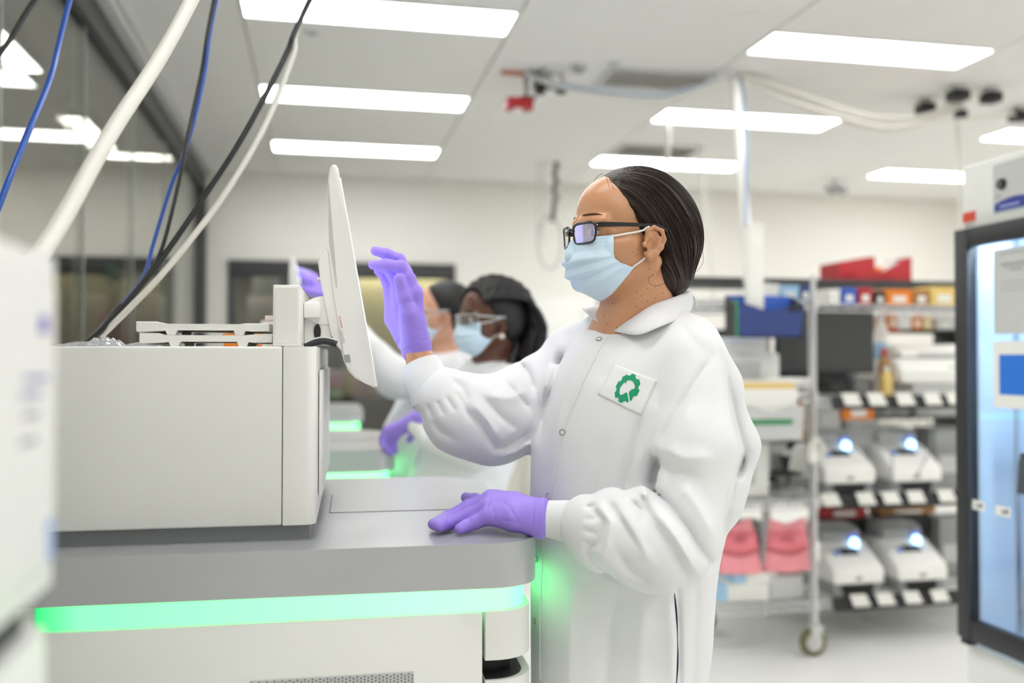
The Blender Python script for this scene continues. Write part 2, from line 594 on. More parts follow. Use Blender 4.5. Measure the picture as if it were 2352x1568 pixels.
def vent(x0, x1, y0, y1, lab):
    t = thing('air_vent', lab, 'vent', ((x0 + x1) / 2, (y0 + y1) / 2, CZ))
    a, b = (x1 - x0) / 2, (y1 - y0) / 2
    bm = nb()
    for q in ((-a, a, -b, -b + 0.03), (-a, a, b - 0.03, b), (-a, -a + 0.03, -b + 0.03, b - 0.03), (a - 0.03, a, -b + 0.03, b - 0.03)):
        box(bm, *q, -0.014, 0)
    part('frame', bm, M['lgrey'], t, 0)
    part('duct', bx(-a + 0.03, a - 0.03, -b + 0.03, b - 0.03, -0.003, -0.001), mat('vent_dark', 'c6c3bd', 0.8), t, 0)
    n = max(4, int((2 * b - 0.06) / 0.055))
    for i in range(n):
        y = -b + 0.03 + (i + 0.5) * (2 * b - 0.06) / n
        part('slat', bx(-a + 0.03, a - 0.03, y - 0.014, y + 0.014, -0.012, -0.009, rot=Matrix.Rotation(R(25), 3, 'X')), mat('vent_slat', 'dddbd6', 0.6), t, 0)


vent(1.50, 2.10, 4.62, 4.95, 'grey air vent left of the largest ceiling lamp')
vent(2.12, 2.75, 6.27, 6.64, 'grey air vent just above the hair of the woman in glasses')
# ------------------------------------------------------------------ sequencing instruments: one built with its parts, two more copied behind
def instrument(loc, rz, lab):
    t = thing('sequencing_instrument', lab, 'instrument', loc, rz, 'row of sequencing instruments')
    # slab shaped bench top
    bm = prism(nb(), rrect(-0.66, 0.343, 0.0, 0.82, (0.03, 0.075, 0.13, 0.03), 10), 'z', 1.005, 1.074, 0.010, 3)
    top = part('bench_top', bm, M['slab'], t, 40)
    bm = prism(nb(), rrect(0.006, 0.292, 0.325, 0.555, (0.004, 0.03, 0.03, 0.004), 5), 'z', 1.070, 1.0746, 0)
    part('panel_gap', bm, M['seam'], top, 0)
    bm = prism(nb(), rrect(0.0085, 0.2895, 0.3275, 0.5525, (0.004, 0.028, 0.028, 0.004), 5), 'z', 1.070, 1.0753, 0.0006, 1)
    part('inset_panel', bm, M['slab'], top, 30)
    # cabinet standing on the bench top
    bm = prism(nb(), rrect(-0.63, -0.0606, 0.075, 0.735, (0.004, 0.0, 0.0, 0.004), 3), 'z', 1.098, 1.378, 0.005, 3)
    cab = part('cabinet', bm, M['white'], t, 40)
    bm = prism(nb(), rrect(-0.0590, -0.008, 0.075, 0.735, (0.001, 0.016, 0.016, 0.001), 6), 'z', 1.098, 1.378, 0.008, 3)
    part('front_cover', bm, M['white2'], cab, 40)
    part('plinth', bx(-0.62, -0.018, 0.09, 0.72, 1.074, 1.098), mat('plinth_grey', '84878a', 0.4, metal=0.2), cab, 0)
    part('seam', bx(-0.0608, -0.0588, 0.08, 0.73, 1.1, 1.376), M['seam'], cab, 0)
    part('front_window', bx(-0.007, -0.001, 0.16, 0.65, 1.13, 1.34, 0.003), M['white2'], cab)
    # lower body
    bm = prism(nb(), rrect(-0.40, 0.323, 0.014, 0.806, (0.004, 0.06, 0.06, 0.004), 10), 'z', 0.966, 1.006)
    part('status_light', bm, M['bar'], t, 40)
    bm = nb()
    box(bm, -0.40, 0.24, 0.02, 0.80, 0.08, 0.966)
    body = part('body', bm, M['white'], t, 0)
    part('rear_body', bx(-0.66, -0.40, 0.02, 0.80, 0.08, 1.006), M['white'], body, 0)
    part('side_panel', bx(-0.40, 0.2475, 0.006, 0.02, 0.10, 0.967, 0.003), M['white'], body)
    part('front_core', bx(0.24, 0.30, 0.06, 0.76, 0.08, 0.966), M['dark'], body, 0)
    for z0, z1 in ((0.893, 0.968), (0.70, 0.862), (0.10, 0.695)):
        bm = nb()
        prism(bm, rrect(0.2515, 0.331, 0.006, 0.814, (0.002, 0.06, 0.06, 0.002), 10), 'z', z0, z1, 0.006, 2)
        part('front_door' if z0 < 0.5 else 'drawer', bm, M['white2'], body, 40)
    part('drawer_recess', prism(nb(), rrect(0.2515, 0.296, 0.05, 0.77, (0.0, 0.035, 0.035, 0.0), 6), 'z', 0.862, 0.895), M['dark'], body, 40)
    part('drawer_well', prism(nb(), rrect(0.2525, 0.3175, 0.012, 0.80, (0.0, 0.05, 0.05, 0.0), 8), 'z', 0.8605, 0.8634), M['dark'], body, 40)
    # perforated vent grille
    part('grille_plate', bx(-0.10, 0.142, 0.0035, 0.006, 0.40, 0.8835, 0.001, 1), M['lgrey'], body, 0)
    bm = nb()
    for i in range(44):
        for j in range(46):
            x = -0.097 + i * 0.0055
            z = 0.8805 - j * 0.0048
            if i % 2:
                z -= 0.0024
            vs = [bm.verts.new((x + 0.0016 * math.cos(a), 0.0031, z + 0.0016 * math.sin(a))) for a in (0, 1.047, 2.094, 3.1416, 4.189, 5.236)]
            bm.faces.new(vs)
    part('grille_hole', bm, mat('grille_dark', '77737a', 0.8), body, 0, kind='stuff')
    for x in (-0.6, 0.25):
        for y in (0.1, 0.72):
            part('foot', tb([(x, y, 0.0), (x, y, 0.08)], 0.03, 12), M['dark'], body)
    # tall screen column and arm
    col_y0, col_y1 = 0.10, 0.40
    part('screen_column', bx(-0.077, -0.0345, col_y0, col_y1, 1.3785, 1.477, 0.0022, 3), M['white2'], t)
    part('column_cap', bx(-0.074, -0.0375, col_y0 - 0.0006, col_y0 + 0.02, 1.383, 1.474, 0.001, 1), M['white'], t)
    arm = part('screen_arm', bx(-0.0345, -0.006, 0.19, 0.36, 1.428, 1.456, 0.004), M['white2'], t)
    pts = [(0.001 + 0.037 * math.cos(R(a)), 1.445 + 0.028 * math.sin(R(a)) * (1.0 if a > 180 else 0.8)) for a in range(0, 360, 15)]
    part('arm_joint', prism(nb(), pts, 'y', 0.216, 0.37, 0.003, 2), M['white2'], arm, 40)
    part('arm_web', bx(-0.0345, 0.012, 0.22, 0.34, 1.383, 1.43, 0.002), M['white2'], arm)
    part('cable_slot', prism(nb(), [(-0.012 + 0.006 * math.cos(R(a)), 1.405 + 0.014 * math.sin(R(a))) for a in range(0, 360, 30)], 'y', 0.217, 0.222), M['dark'], arm)
    arc = [(-0.03 + 0.052 * k / 8, 0.155, 1.3755 + 0.0125 * math.sin(math.pi * (0.08 + 0.72 * k / 8))) for k in range(9)]
    part('cable_band', tube(nb(), arc, 0.0055, 8), M['dark'], arm)
    part('band_trim', tube(nb(), [(x, y - 0.003, z + 0.0065) for x, y, z in arc], 0.0016, 6), M['steel'], arm)
    # tilted touchscreen, seen edge on
    def q(px, py):
        v = spot(px, py, Y=1.62)
        return (v.x - 0.0073, v.z)
    shell = [q(*p) for p in [(759, 381), (765, 377), (772, 378), (777, 386), (786, 440), (800, 515), (818, 622), (838, 735), (858, 840), (867, 882), (866, 889),
                             (858, 890), (838, 880), (815, 868), (800, 852), (790, 830), (784, 810), (781, 760), (770, 700), (757, 600), (752, 520), (751, 440), (755, 395)]]
    mon = part('monitor_shell', prism(nb(), [(x, z) for x, z in shell], 'y', 0.21, 0.68, 0.0045, 3), M['white2'], t, 40)
    back = [q(*p) for p in [(748, 565), (757, 580), (790, 800), (784, 806), (770, 790), (762, 770), (745, 690), (735, 640), (729, 596), (737, 585)]]
    part('rear_housing', prism(nb(), back, 'y', 0.213, 0.64, 0.003, 2), M['white2'], mon, 40)
    scrn = [q(*p) for p in [(779, 402), (781, 402), (864, 874), (862, 874)]]
    part('screen', prism(nb(), [(x + 0.0012, z) for x, z in scrn], 'y', 0.235, 0.655), M['touch'], mon, 0)
    seam = [q(*p) for p in [(752, 420), (755.5, 420), (775, 660), (772.5, 662), (757, 560)]]
    part('seam', prism(nb(), seam, 'y', 0.2092, 0.21), M['lgrey'], mon, 0)
    lab = [q(*p) for p in [(789, 815), (803, 814), (806, 832), (792, 833)]]
    part('grey_label', prism(nb(), lab, 'y', 0.2088, 0.2095), M['grey'], mon, 0)
    usb = [q(*p) for p in [(779, 760), (785, 758), (793, 786), (786, 790)]]
    part('port_cover', prism(nb(), usb, 'y', 0.2088, 0.2095), M['lgrey'], mon, 0)
    ind = [q(*p) for p in [(779, 726), (781, 725), (787, 752), (785, 753)]]
    part('indicator', prism(nb(), ind, 'y', 0.2088, 0.2095), mat('pale_red_mark', 'e0a49a', 0.5), mon, 0)
    for px, py in ((733, 640), (766, 767)):
        x, z = q(px, py)
        part('screw', tb([(x - 0.004, 0.225, z), (x + 0.006, 0.225, z)], 0.004, 8), M['steel'], mon)
    return t


ins = instrument((0, 1.41, 0), R(-2.0), 'white sequencing instrument with green status light, under the hand of the woman in glasses')
copy_tree(ins, None, (-0.105, 2.905, 0), 'white sequencing instrument half hidden behind the nearest screen, under the purple far hand').rotation_euler = (0, 0, 0)
copy_tree(ins, None, (-0.105, 5.15, 0), 'farthest white sequencing instrument, its green light showing over the middle bench top').rotation_euler = (0, 0, 0)

# foreground instrument close to the lens, cropped by the left edge
t = thing('lab_instrument', 'blurred white instrument close to the viewer, cropped by the left picture edge', 'instrument', (-0.5, 0.3, 0))
bm = prism(nb(), rrect(-0.35, 0.322, -0.5, 0.41, (0.03, 0.03, 0.03, 0.03), 8), 'z', 1.207, 1.428, 0.022, 4)
up = part('upper_housing', bm, M['white'], t, 40)
part('recess', prism(nb(), rrect(-0.34, 0.306, -0.49, 0.396, 0.03, 8), 'z', 1.178, 1.21), M['dark'], t, 40)
bm = prism(nb(), rrect(-0.35, 0.318, -0.5, 0.408, 0.03, 8), 'z', 0.05, 1.178, 0.015, 3)
part('lower_housing', bm, M['white'], t, 40)
for x in (-0.28, 0.25):
    for y in (-0.42, 0.34):
        part('foot', tb([(x, y, 0), (x, y, 0.06)], 0.025, 12), M['dark'], t)
part('emblem', bx(0.3205, 0.323, 0.348, 0.364, 1.376, 1.388, 0.001), mat('violet_emblem', '5b3fb0', 0.5), up, label='small violet emblem')
for k, (a, b, z) in enumerate([(0.315, 0.365, 1.345), (0.31, 0.35, 1.335), (0.315, 0.345, 1.322), (0.31, 0.34, 1.306)]):
    part('print_line', bx(0.3205, 0.3228, a, b, z, z + 0.004), mat('grey_print_%d' % k, ['9d9cc0', 'a2a1c0', 'a9a9ac', 'a4a4a8'][k], 0.6), up, 0)
part('blue_mark', bx(0.3205, 0.3228, 0.365, 0.38, 1.225, 1.252), mat('pale_blue_print', 'a9bfe6', 0.6), up, 0)

# things on top of the nearest instrument's cabinet
def rack_tray(z, x0, x1, lab):
    t = thing('plastic_rack', lab, 'rack', ((x0 + x1) / 2, 1.58, z), R(-2.0), 'white plastic racks on the cabinet')
    w = (x1 - x0) / 2
    prof = [(-w, 0.006), (-w + 0.003, 0.004), (-w + 0.036, 0.006), (-w + 0.05, 0.0075), (w - 0.045, 0.0075), (w - 0.028, 0.006), (w, 0.006), (w, 0.019), (w - 0.035, 0.019),
            (w - 0.045, 0.0165), (-w + 0.042, 0.0165), (-w + 0.03, 0.021), (-w, 0.021)]
    part('tray', prism(nb(), prof, 'y', -0.05, 0.10, 0.0012, 1), M['white2'], t)
    for x in (-w + 0.053, w - 0.046):
        for y in (-0.05, 0.085):
            part('leg', prism(nb(), [(x - 0.009, 0.0075), (x - 0.006, 0.0), (x + 0.006, 0.0), (x + 0.009, 0.0075)], 'y', y, y + 0.015), M['white2'], t, 0)
    bm = nb()
    for i in range(8):
        for y in (-0.02, 0.01, 0.04, 0.07):
            cx = -w + 0.07 + i * (2 * w - 0.14) / 7
            tube(bm, [(cx, y, 0.0165), (cx, y, 0.0172)], 0.007, 8)
    part('well', bm, M['lgrey'], t, 30, kind='stuff')


rack_tray(1.3785, -0.276, -0.073, 'lower white plastic rack lying on the cabinet beside the screen column')
rack_tray(1.3965, -0.281, -0.078, 'upper white plastic rack stacked on top of another rack')
t = thing('orange_box', 'small orange plastic box behind the stacked white racks', 'box', (-0.14, 1.79, 1.3785))
part('box_body', bx(-0.032, 0.032, -0.04, 0.04, 0, 0.018, 0.003), M['orange'], t)
part('lid', bx(-0.034, 0.034, -0.042, 0.042, 0.018, 0.026, 0.002), mat('orange_lid', 'f08a2a', 0.4), t)
t = thing('white_box', 'small white box behind the screen column', 'box', (-0.075, 1.9, 1.3785))
part('box_body', bx(-0.03, 0.03, -0.03, 0.03, 0, 0.055, 0.003), M['white'], t)
part('lid', bx(-0.031, 0.031, -0.031, 0.031, 0.055, 0.065, 0.002), M['white2'], t)


def film(px0, px1, h, y, lab, seed):
    """A crumpled clear bag lying on the cabinet: a bumpy flattened dome."""
    a, b = spot(px0, 795, Y=y).x, spot(px1, 795, Y=y).x
    rr = random.Random(seed)
    bm = nb()
    nx, ny = 14, 8
    g = []
    for i in range(nx + 1):
        row = []
        for j in range(ny + 1):
            u, v = i / nx, j / ny
            e = (math.sin(math.pi * u) ** 0.4) * (math.sin(math.pi * v) ** 0.5)
            row.append(bm.verts.new((a + (b - a) * u - (a + b) / 2, (v - 0.5) * 0.11, 0.0008 + h * e * rr.uniform(0.35, 1.0))))
        g.append(row)
    for i in range(nx):
        for j in range(ny):
            bm.faces.new((g[i][j], g[i + 1][j], g[i + 1][j + 1], g[i][j + 1]))
    o = part('plastic_bag', bm, M['clear'], None, 30)
    o.location = ((a + b) / 2, y, 1.3785)
    tag(o, lab, 'bag')


film(150, 235, 0.008, 1.56, 'flattened clear plastic bag at the left end of the cabinet top', 1)
film(195, 285, 0.017, 1.60, 'crumpled clear plastic bag on the cabinet under the cables', 2)
film(290, 370, 0.009, 1.69, 'thin clear plastic wrap behind the left end of the racks', 3)

# cables coming down from the ceiling on the left
def cable(name, pts, r, m, lab, cat='cable', n=8, grp=None):
    o = part(name, tube(nb(), spline(pts, 10), r, n), M[m], None, 60)
    return tag(o, lab, cat, grp)


S = spot
cable('hose', [S(700, -560, d=1.9), S(440, 0, d=1.55), S(255, 305, d=1.3), S(75, 605, d=1.08), Vector((-0.36, 0.86, 1.32)), Vector((-0.40, 0.80, 0.6)), Vector((-0.42, 0.80, 0.012))], 0.0115, 'whitec',
      'thick white hose slanting from the ceiling down behind the blurred instrument', 'hose', 12)
cable('cable', [S(330, -650, d=2.3), S(160, 0, d=1.9), S(118, 170, d=1.75), S(66, 300, d=1.6), S(0, 465, d=1.5), S(-90, 720, d=1.45), S(-120, 1100, d=1.5), S(-120, 1900, d=1.6)], 0.0055, 'blue',
      'thick blue cable crossing the upper left corner')
cable('cable', [S(420, -420, d=2.6), S(200, -160, d=2.3), S(80, 0, d=2.2), S(18, 98, d=2.15), S(-60, 210, d=2.1), S(-160, 420, d=2.1), S(-200, 1000, d=2.1), S(-200, 1700, d=2.1)], 0.0065, 'blackc',
      'dark cable in the extreme upper left corner')
END = S(215, 777, d=1.86)
cable('cable', [S(600, -500, d=2.35), S(492, 0, d=2.1), S(463, 165, d=2.06), S(430, 320, d=2.0), S(408, 430, d=1.97), S(372, 570, d=1.94), S(335, 635, d=1.92), S(270, 720, d=1.89), END], 0.0045, 'blackc',
      'thin black cable twisted with a blue one, left of the bundle')
cable('cable', [S(620, -500, d=2.37), S(498, 0, d=2.11), S(470, 170, d=2.05), S(434, 320, d=2.01), S(392, 430, d=1.99), S(352, 560, d=1.96), S(327, 640, d=1.93), S(262, 722, d=1.88), S(207, 779, d=1.87)], 0.0042, 'blue',
      'thin blue cable twisted with a black one, left of the bundle')
cable('cable', [S(960, -480, d=2.5), S(710, 5, d=2.15), S(655, 130, d=2.1), S(560, 310, d=2.03), S(470, 450, d=1.98), S(385, 575, d=1.93), S(300, 685, d=1.88), S(235, 755, d=1.85), S(204, 782, d=1.85)], 0.0062, 'blackc',
      'black cable slanting down from the nearest ceiling lamp to the cabinet')
cable('cable', [S(950, -480, d=2.55), S(708, 5, d=2.2), S(672, 130, d=2.12), S(610, 285, d=2.04), S(530, 425, d=1.97), S(450, 535, d=1.92), S(370, 632, d=1.87), S(300, 705, d=1.85), S(232, 772, d=1.86)], 0.0066, 'whitec',
      'white cable curving down beside the slanting black cable')
part_sleeve = tag(part('cable_wrap', tube(nb(), [S(283, 702, d=1.89), S(262, 727, d=1.88), S(240, 752, d=1.87)], [0.0095, 0.011, 0.0095], 10), M['blackc'], None, 60),
                  'black wrap binding the cables together above the cabinet', 'cable wrap')
# ------------------------------------------------------------------ wire shelving
def shelf_unit(name, label, x0, x1, y0, y1, levels, top, base, casters, post_r=0.0125, m='steel'):
    t = thing(name, label, 'shelving', (x0, y0, 0))
    w, dp = x1 - x0, y1 - y0
    for x in (0, w):
        for y in (0, dp):
            part('post', tube(nb(), [(x, y, base), (x, y, top)], post_r, 10), M[m], t)
    for z in levels:
        bm = nb()
        for y in (0, dp):
            tube(bm, [(0, y, z), (w, y, z)], 0.004, 6)
            tube(bm, [(0, y, z - 0.032), (w, y, z - 0.032)], 0.004, 6)
            n = int(w / 0.055)
            zz = [(w * k / n, y, z - (0.0 if k % 2 else 0.032)) for k in range(n + 1)]
            tube(bm, zz, 0.0026, 5)
        for x in (0, w):
            tube(bm, [(x, 0, z), (x, dp, z)], 0.004, 6)
            tube(bm, [(x, 0, z - 0.032), (x, dp, z - 0.032)], 0.004, 6)
        sh = part('wire_shelf', bm, M[m], t)
        bm = nb()
        n = int(w / 0.035)
        for k in range(1, n):
            tube(bm, [(w * k / n, 0, z + 0.002), (w * k / n, dp, z + 0.002)], 0.0022, 5)
        part('wire_deck', bm, M[m], sh, kind='stuff')
        for x in (0, w):
            for y in (0, dp):
                part('collar', tube(nb(), [(x, y, z - 0.04), (x, y, z + 0.012)], post_r + 0.006, 10), M[m], sh)
    for x in (0, w):
        for y in (0, dp):
            if casters:
                if y > 0:          # rear wheels are set inboard, under the shelf
                    x = min(max(x, 0.36), w - 0.34)
                c = part('caster_fork', bx(x - 0.03, x + 0.03, y - 0.024, y + 0.024, 0.125, 0.142, 0.004), M['lgrey'], t)
                part('stem', tube(nb(), [(x, y, 0.14), (x, y, base + 0.01)], 0.014, 10), M[m], c)
                for s in (-1, 1):
                    part('fork_side', prism(nb(), [(x - 0.03, 0.13), (x + 0.03, 0.13), (x + 0.0, 0.045), (x - 0.03, 0.045)], 'y', y + s * 0.022 - 0.003, y + s * 0.022 + 0.003, 0.001, 1), M['lgrey'], c)
                part('tyre', tube(nb(), [(x - 0.012, y - 0.016, 0.0635), (x - 0.012, y - 0.012, 0.0635), (x - 0.012, y + 0.012, 0.0635), (x - 0.012, y + 0.016, 0.0635)], [0.056, 0.0635, 0.0635, 0.056], 24), M['olive'], c)
                part('hub', tube(nb(), [(x - 0.012, y - 0.018, 0.0635), (x - 0.012, y + 0.018, 0.0635)], 0.04, 20), M['lgrey'], c)
            else:
                part('foot', tube(nb(), [(x, y, 0), (x, y, base)], [0.02, 0.014], 10), M[m], t)
    return t


LV = [0.243, 0.706, 1.195, 1.622]
shelf_unit('wire_cart', 'chrome wire shelving cart on casters, right behind the woman in glasses', 1.33, 2.224, 3.86, 4.30, LV, 1.74, 0.19, True)
LB = [0.203, 0.688, 1.164, 1.618]
shelf_unit('wire_shelving', 'wire shelving holding four white thermal cyclers, between cart and fridge', 2.30, 3.52, 4.02, 4.50, LB, 1.70, 0.03, False)
LC = [0.12, 0.60, 1.02, 1.655]
t = shelf_unit('back_shelving', 'dark shelving behind the wire shelves, red bins on its top', 1.72, 3.95, 4.62, 5.05, LC, 1.78, 0.03, False, 0.014, 'frame')
part('top_board', bx(-0.02, 2.25, -0.02, 0.45, 1.765, 1.795, 0.003), M['frame'], t)


for lv, nm in ((0, 'lowest'), (1, 'middle'), (2, 'upper')):  # crates filled in to darken the white gaps behind the cyclers
    for k, (x, w_, h, m) in enumerate([(2.32, 0.34, 0.30, 'grey'), (2.72, 0.36, 0.26, 'frame'), (3.12, 0.34, 0.31, 'grey'), (3.52, 0.36, 0.28, 'lgrey')]):
        c = thing('storage_crate', '%s filler crate on the %s back shelf, added to darken behind the thermal cyclers, %s from the cart' % (('grey', 'dark', 'grey', 'pale')[k], nm, ('first', 'second', 'third', 'fourth')[k]), 'crate',
                  (x, 4.68, LC[lv] + 0.005), 0, 'filler crates on the back shelving')
        part('crate_body', bx(-w_ / 2, w_ / 2, 0, 0.32, 0, h, 0.006), M[m], c)
        part('rim', bx(-w_ / 2 - 0.006, w_ / 2 + 0.006, -0.006, 0.326, h - 0.03, h, 0.004), M[m], c)
        part('grip', bx(-0.05, 0.05, -0.002, 0.002, h - 0.09, h - 0.06), M['dark'], c, 0)


def zat(py, px, Y):
    return spot(px, py, Y=Y).z


# price rails with white cards on the wire shelving's fronts
for z, pxs, py, nm in ((1.164, [1952, 2010, 2075, 2138, 2190], 915, 'upper'), (0.688, [1905, 1985, 2043, 2100, 2170], 1148, 'middle'), (0.203, [1972, 2030, 2092, 2155], 1379, 'lowest')):
    xs = [spot(px, py, Y=4.0).x for px in pxs]
    r = thing('label_rail', 'black label rail along the %s shelf of thermal cyclers, white cards on it' % nm, 'label rail', (2.40, 4.005, z))
    part('rail', bx(0, 1.05, -0.006, 0.0, -0.052, 0.016, 0.002, rot=Matrix.Rotation(R(-18), 3, 'X')), M['dark'], r)
    for x in xs:
        o = part('card', prism(nb(), [(x - 2.40 - 0.055, 0.028), (x - 2.40 + 0.03, 0.028), (x - 2.40 + 0.06, -0.032), (x - 2.40 - 0.03, -0.032)], 'y', -0.0175, -0.0155), M['paper'], r, 0)

# thermal cyclers
def cycler():
    t = thing('thermal_cycler', 'x', 'cycler', (0, 0, 0), 0, 'white thermal cyclers')
    prof = [(0.0, 0.045), (0.0, 0.085), (0.012, 0.10), (0.16, 0.165), (0.36, 0.165), (0.38, 0.15), (0.38, 0.045)]
    part('housing', prism(nb(), prof, 'x', -0.13, 0.13, 0.014, 3), M['white2'], t, 40)
    part('base', prism(nb(), [(0.02, 0.02), (0.015, 0.046), (0.37, 0.046), (0.365, 0.02)], 'x', -0.122, 0.122, 0.004), M['grey'], t)
    for x in (-0.095, 0.095):
        part('foot', bx(x - 0.025, x + 0.025, 0.012, 0.36, 0.0, 0.021, 0.004), M['grey'], t)
    ln = part('lid', prism(nb(), [(0.155, 0.164), (0.165, 0.20), (0.19, 0.215), (0.345, 0.215), (0.36, 0.20), (0.362, 0.164)], 'x', -0.105, 0.105, 0.012, 3), M['grey'], t, 40)
    part('lid_top', bx(-0.085, 0.085, 0.195, 0.335, 0.2145, 0.219, 0.002), M['lgrey'], ln)
    s = math.atan2(0.065, 0.148)
    rot = Matrix.Rotation(s, 3, 'X')

    def onslope(x0, x1, t0, t1, h):
        cy, cz = 0.012 + (t0 + t1) / 2 * math.cos(s), 0.10 + (t0 + t1) / 2 * math.sin(s)
        L = (t1 - t0) / 2
        return box(nb(), x0, x1, cy - L, cy + L, cz - h, cz + h + 0.0015, 0.0008, 1, rot=rot)
    part('display', onslope(-0.04, 0.05, 0.075, 0.115, 0.002), M['dark'], t)
    part('key_row', onslope(-0.075, -0.05, 0.075, 0.10, 0.002), M['ltblue'], t)
    part('emblem', bx(-0.018, 0.014, -0.0012, 0.001, 0.055, 0.068), M['grey'], t, 0)
    part('led_button', tube(nb(), [(0.055, 0.135, 0.156), (0.055, 0.128, 0.172)], [0.021, 0.019], 16), M['led'], t)
    part('led_window', bx(0.035, 0.085, 0.15, 0.158, 0.172, 0.196, 0.002), mat('violet_window', '7f86c8', 0.4), t)
    part('fan_grille', bx(-0.08, 0.08, 0.0125, 0.02, 0.0, 0.04), M['dark'], t, 0)
    return t


cy = cycler()
for ch in cy.children_recursive:
    co = np.empty(len(ch.data.vertices) * 3, np.float32)
    ch.data.vertices.foreach_get('co', co)
    co = co.reshape(-1, 3) * np.array((1.06, 1.0, 1.42), np.float32)
    ch.data.vertices.foreach_set('co', co.ravel())
for k, (px, py, lv, lab) in enumerate([
        (1962, 1070, 1, 'thermal cycler on the middle shelf, beside the cart post'),
        (2117, 1070, 1, 'thermal cycler on the middle shelf, nearer the fridge, thin cords over it'),
        (1982, 1290, 0, 'thermal cycler on the lowest shelf, beside the cart post'),
        (2130, 1290, 0, 'thermal cycler on the lowest shelf, nearer the fridge')]):
    x = spot(px, py, Y=4.0).x
    loc = (x, 4.03, LB[lv] + 0.004)
    if k == 0:
        cy.location = loc
        cy['label'] = lab
    else:
        copy_tree(cy, None, loc, lab)

# the larger lidded instrument on the upper shelf
t = thing('lidded_instrument', 'rounded white instrument with a grey lid seam on the upper wire shelf, beside the fridge', 'instrument', (spot(2170, 900, Y=4.05).x, 4.06, LB[2] + 0.004))
part('base', bx(-0.16, 0.30, 0.01, 0.40, 0, 0.07, 0.004), M['lgrey'], t)
b0 = part('housing', prism(nb(), [(0.0, 0.07), (-0.005, 0.13), (0.05, 0.19), (0.38, 0.19), (0.40, 0.07)], 'x', -0.235, 0.33, 0.02, 3), M['white2'], t, 40)
part('lid', prism(nb(), [(0.055, 0.195), (0.06, 0.225), (0.12, 0.262), (0.34, 0.262), (0.38, 0.195)], 'x', -0.20, 0.32, 0.022, 3), M['white2'], b0, 40)
part('lid_seam', bx(-0.20, 0.32, 0.05, 0.37, 0.186, 0.199), M['grey'], b0, 0)
part('handle', prism(nb(), rrect(-0.10, 0.18, 0.20, 0.222, 0.009, 4), 'y', 0.04, 0.07, 0.004), M['lgrey'], b0)
part('emblem', bx(0.04, 0.09, 0.008, 0.012, 0.135, 0.15), M['greenb'], b0, 0)

# dark monitor standing on the cart's upper level, behind the post
mx0, mx1 = spot(1785, 770, Y=4.12).x, spot(2008, 770, Y=4.12).x
mz0, mz1 = zat(857, 1900, 4.12), zat(705, 1900, 4.12)
t = thing('computer_monitor', 'wide dark monitor behind the cart post', 'monitor', ((mx0 + mx1) / 2, 4.12, LV[2]))
hw = (mx1 - mx0) / 2
part('housing', bx(-hw, hw, 0, 0.035, mz0 - LV[2], mz1 - LV[2], 0.006), M['dark'], t)
part('screen', bx(-hw + 0.008, hw - 0.008, -0.0015, 0.001, mz0 - LV[2] + 0.012, mz1 - LV[2] - 0.008), M['screen'], t, 0)
part('stand_neck', bx(-0.03, 0.03, 0.02, 0.04, 0.01, 0.15, 0.003), M['dark'], t)
part('stand_foot', bx(-0.12, 0.12, -0.06, 0.1, 0.004, 0.014, 0.003), M['dark'], t)

# hanging file pockets on the cart's end
def pocket(px0, px1, pyt, pyl, pyb, Y, lab, mb, mf, ms, stripe, contents):
    a, b = spot(px0, pyl, Y=Y), spot(px1, pyl, Y=Y)
    zt, zl, zb = zat(pyt, px0, Y), a.z, zat(pyb, px0, Y)
    x0 = (a.x + b.x) / 2
    w = (b.x - a.x) / 2
    t = thing('file_pocket', lab, 'file holder', (x0, Y, zb), 0, 'file pockets hung on the cart')
    part('back', bx(-w, w, 0.105, 0.112, 0, zt - zb, 0.002), M[mb], t)
    n = 16
    lip = []
    for k in range(n + 1):
        u = k / n
        s = 0.5 - 0.5 * math.cos(2 * math.pi * min(1, max(0, (u - 0.08) / 0.84)))
        lip.append((-w + 2 * w * u, (zl - zb) - 0.028 * s))
    k = 0.92
    poly = [(-w * k, 0.0)] + [(w * k, 0.0)] + [(x, z) for x, z in lip[::-1]]
    part('front', prism(nb(), poly, 'y', 0.0, 0.006), M[mf], t, 0)
    part('bottom', bx(-w * k, w * k, 0.0, 0.112, 0, 0.006), M[mf], t, 0)
    for s in (-1, 1):
        part('side', prism(nb(), [(0.0, 0.0), (0.112, 0.0), (0.112, zt - zb), (0.0, zl - zb)], 'x', s * w - 0.003, s * w + 0.003), M[ms], t, 0)
    part('inner_back', bx(-w + 0.01, w - 0.01, 0.10, 0.105, 0.01, zt - zb, 0.001), M[mb], t)
    if stripe:
        part('stripe', bx(-w * 0.85, w * 0.62, -0.0015, 0.0005, 0.075, 0.10), M[stripe], t, 0)
    else:
        part('clip', bx(w * 0.55, w * 0.95, -0.004, 0.004, zl - zb - 0.03, zl - zb - 0.004, 0.002), M['dark'], t)
    for x in (-w * 0.6, w * 0.6):
        part('hook', tube(nb(), [(x, 0.109, zt - zb - 0.02), (x, 0.109, zt - zb + 0.012), (x, 0.125, zt - zb + 0.02)], 0.003, 6), M['steel'], t)
    return t, w


t, w = pocket(1692, 1846, 674, 697, 774, 3.745, 'blue file pocket with a wavy front lip hanging high on the cart', 'bluebin', 'navybin', 'frame', None, None)  # one blue plastic, its lit inside and shaded front put into the colours
part('green_edge', bx(-w - 0.004, -w + 0.006, -0.002, 0.004, 0.0, 0.17), M['greenb'], t, 0)
t2, w2 = pocket(1700, 1848, 905, 932, 1016, 3.745, 'grey file pocket with a green stripe hanging low on the cart, stuffed with papers', 'paper', 'lgrey', 'brown', 'greenb', None)
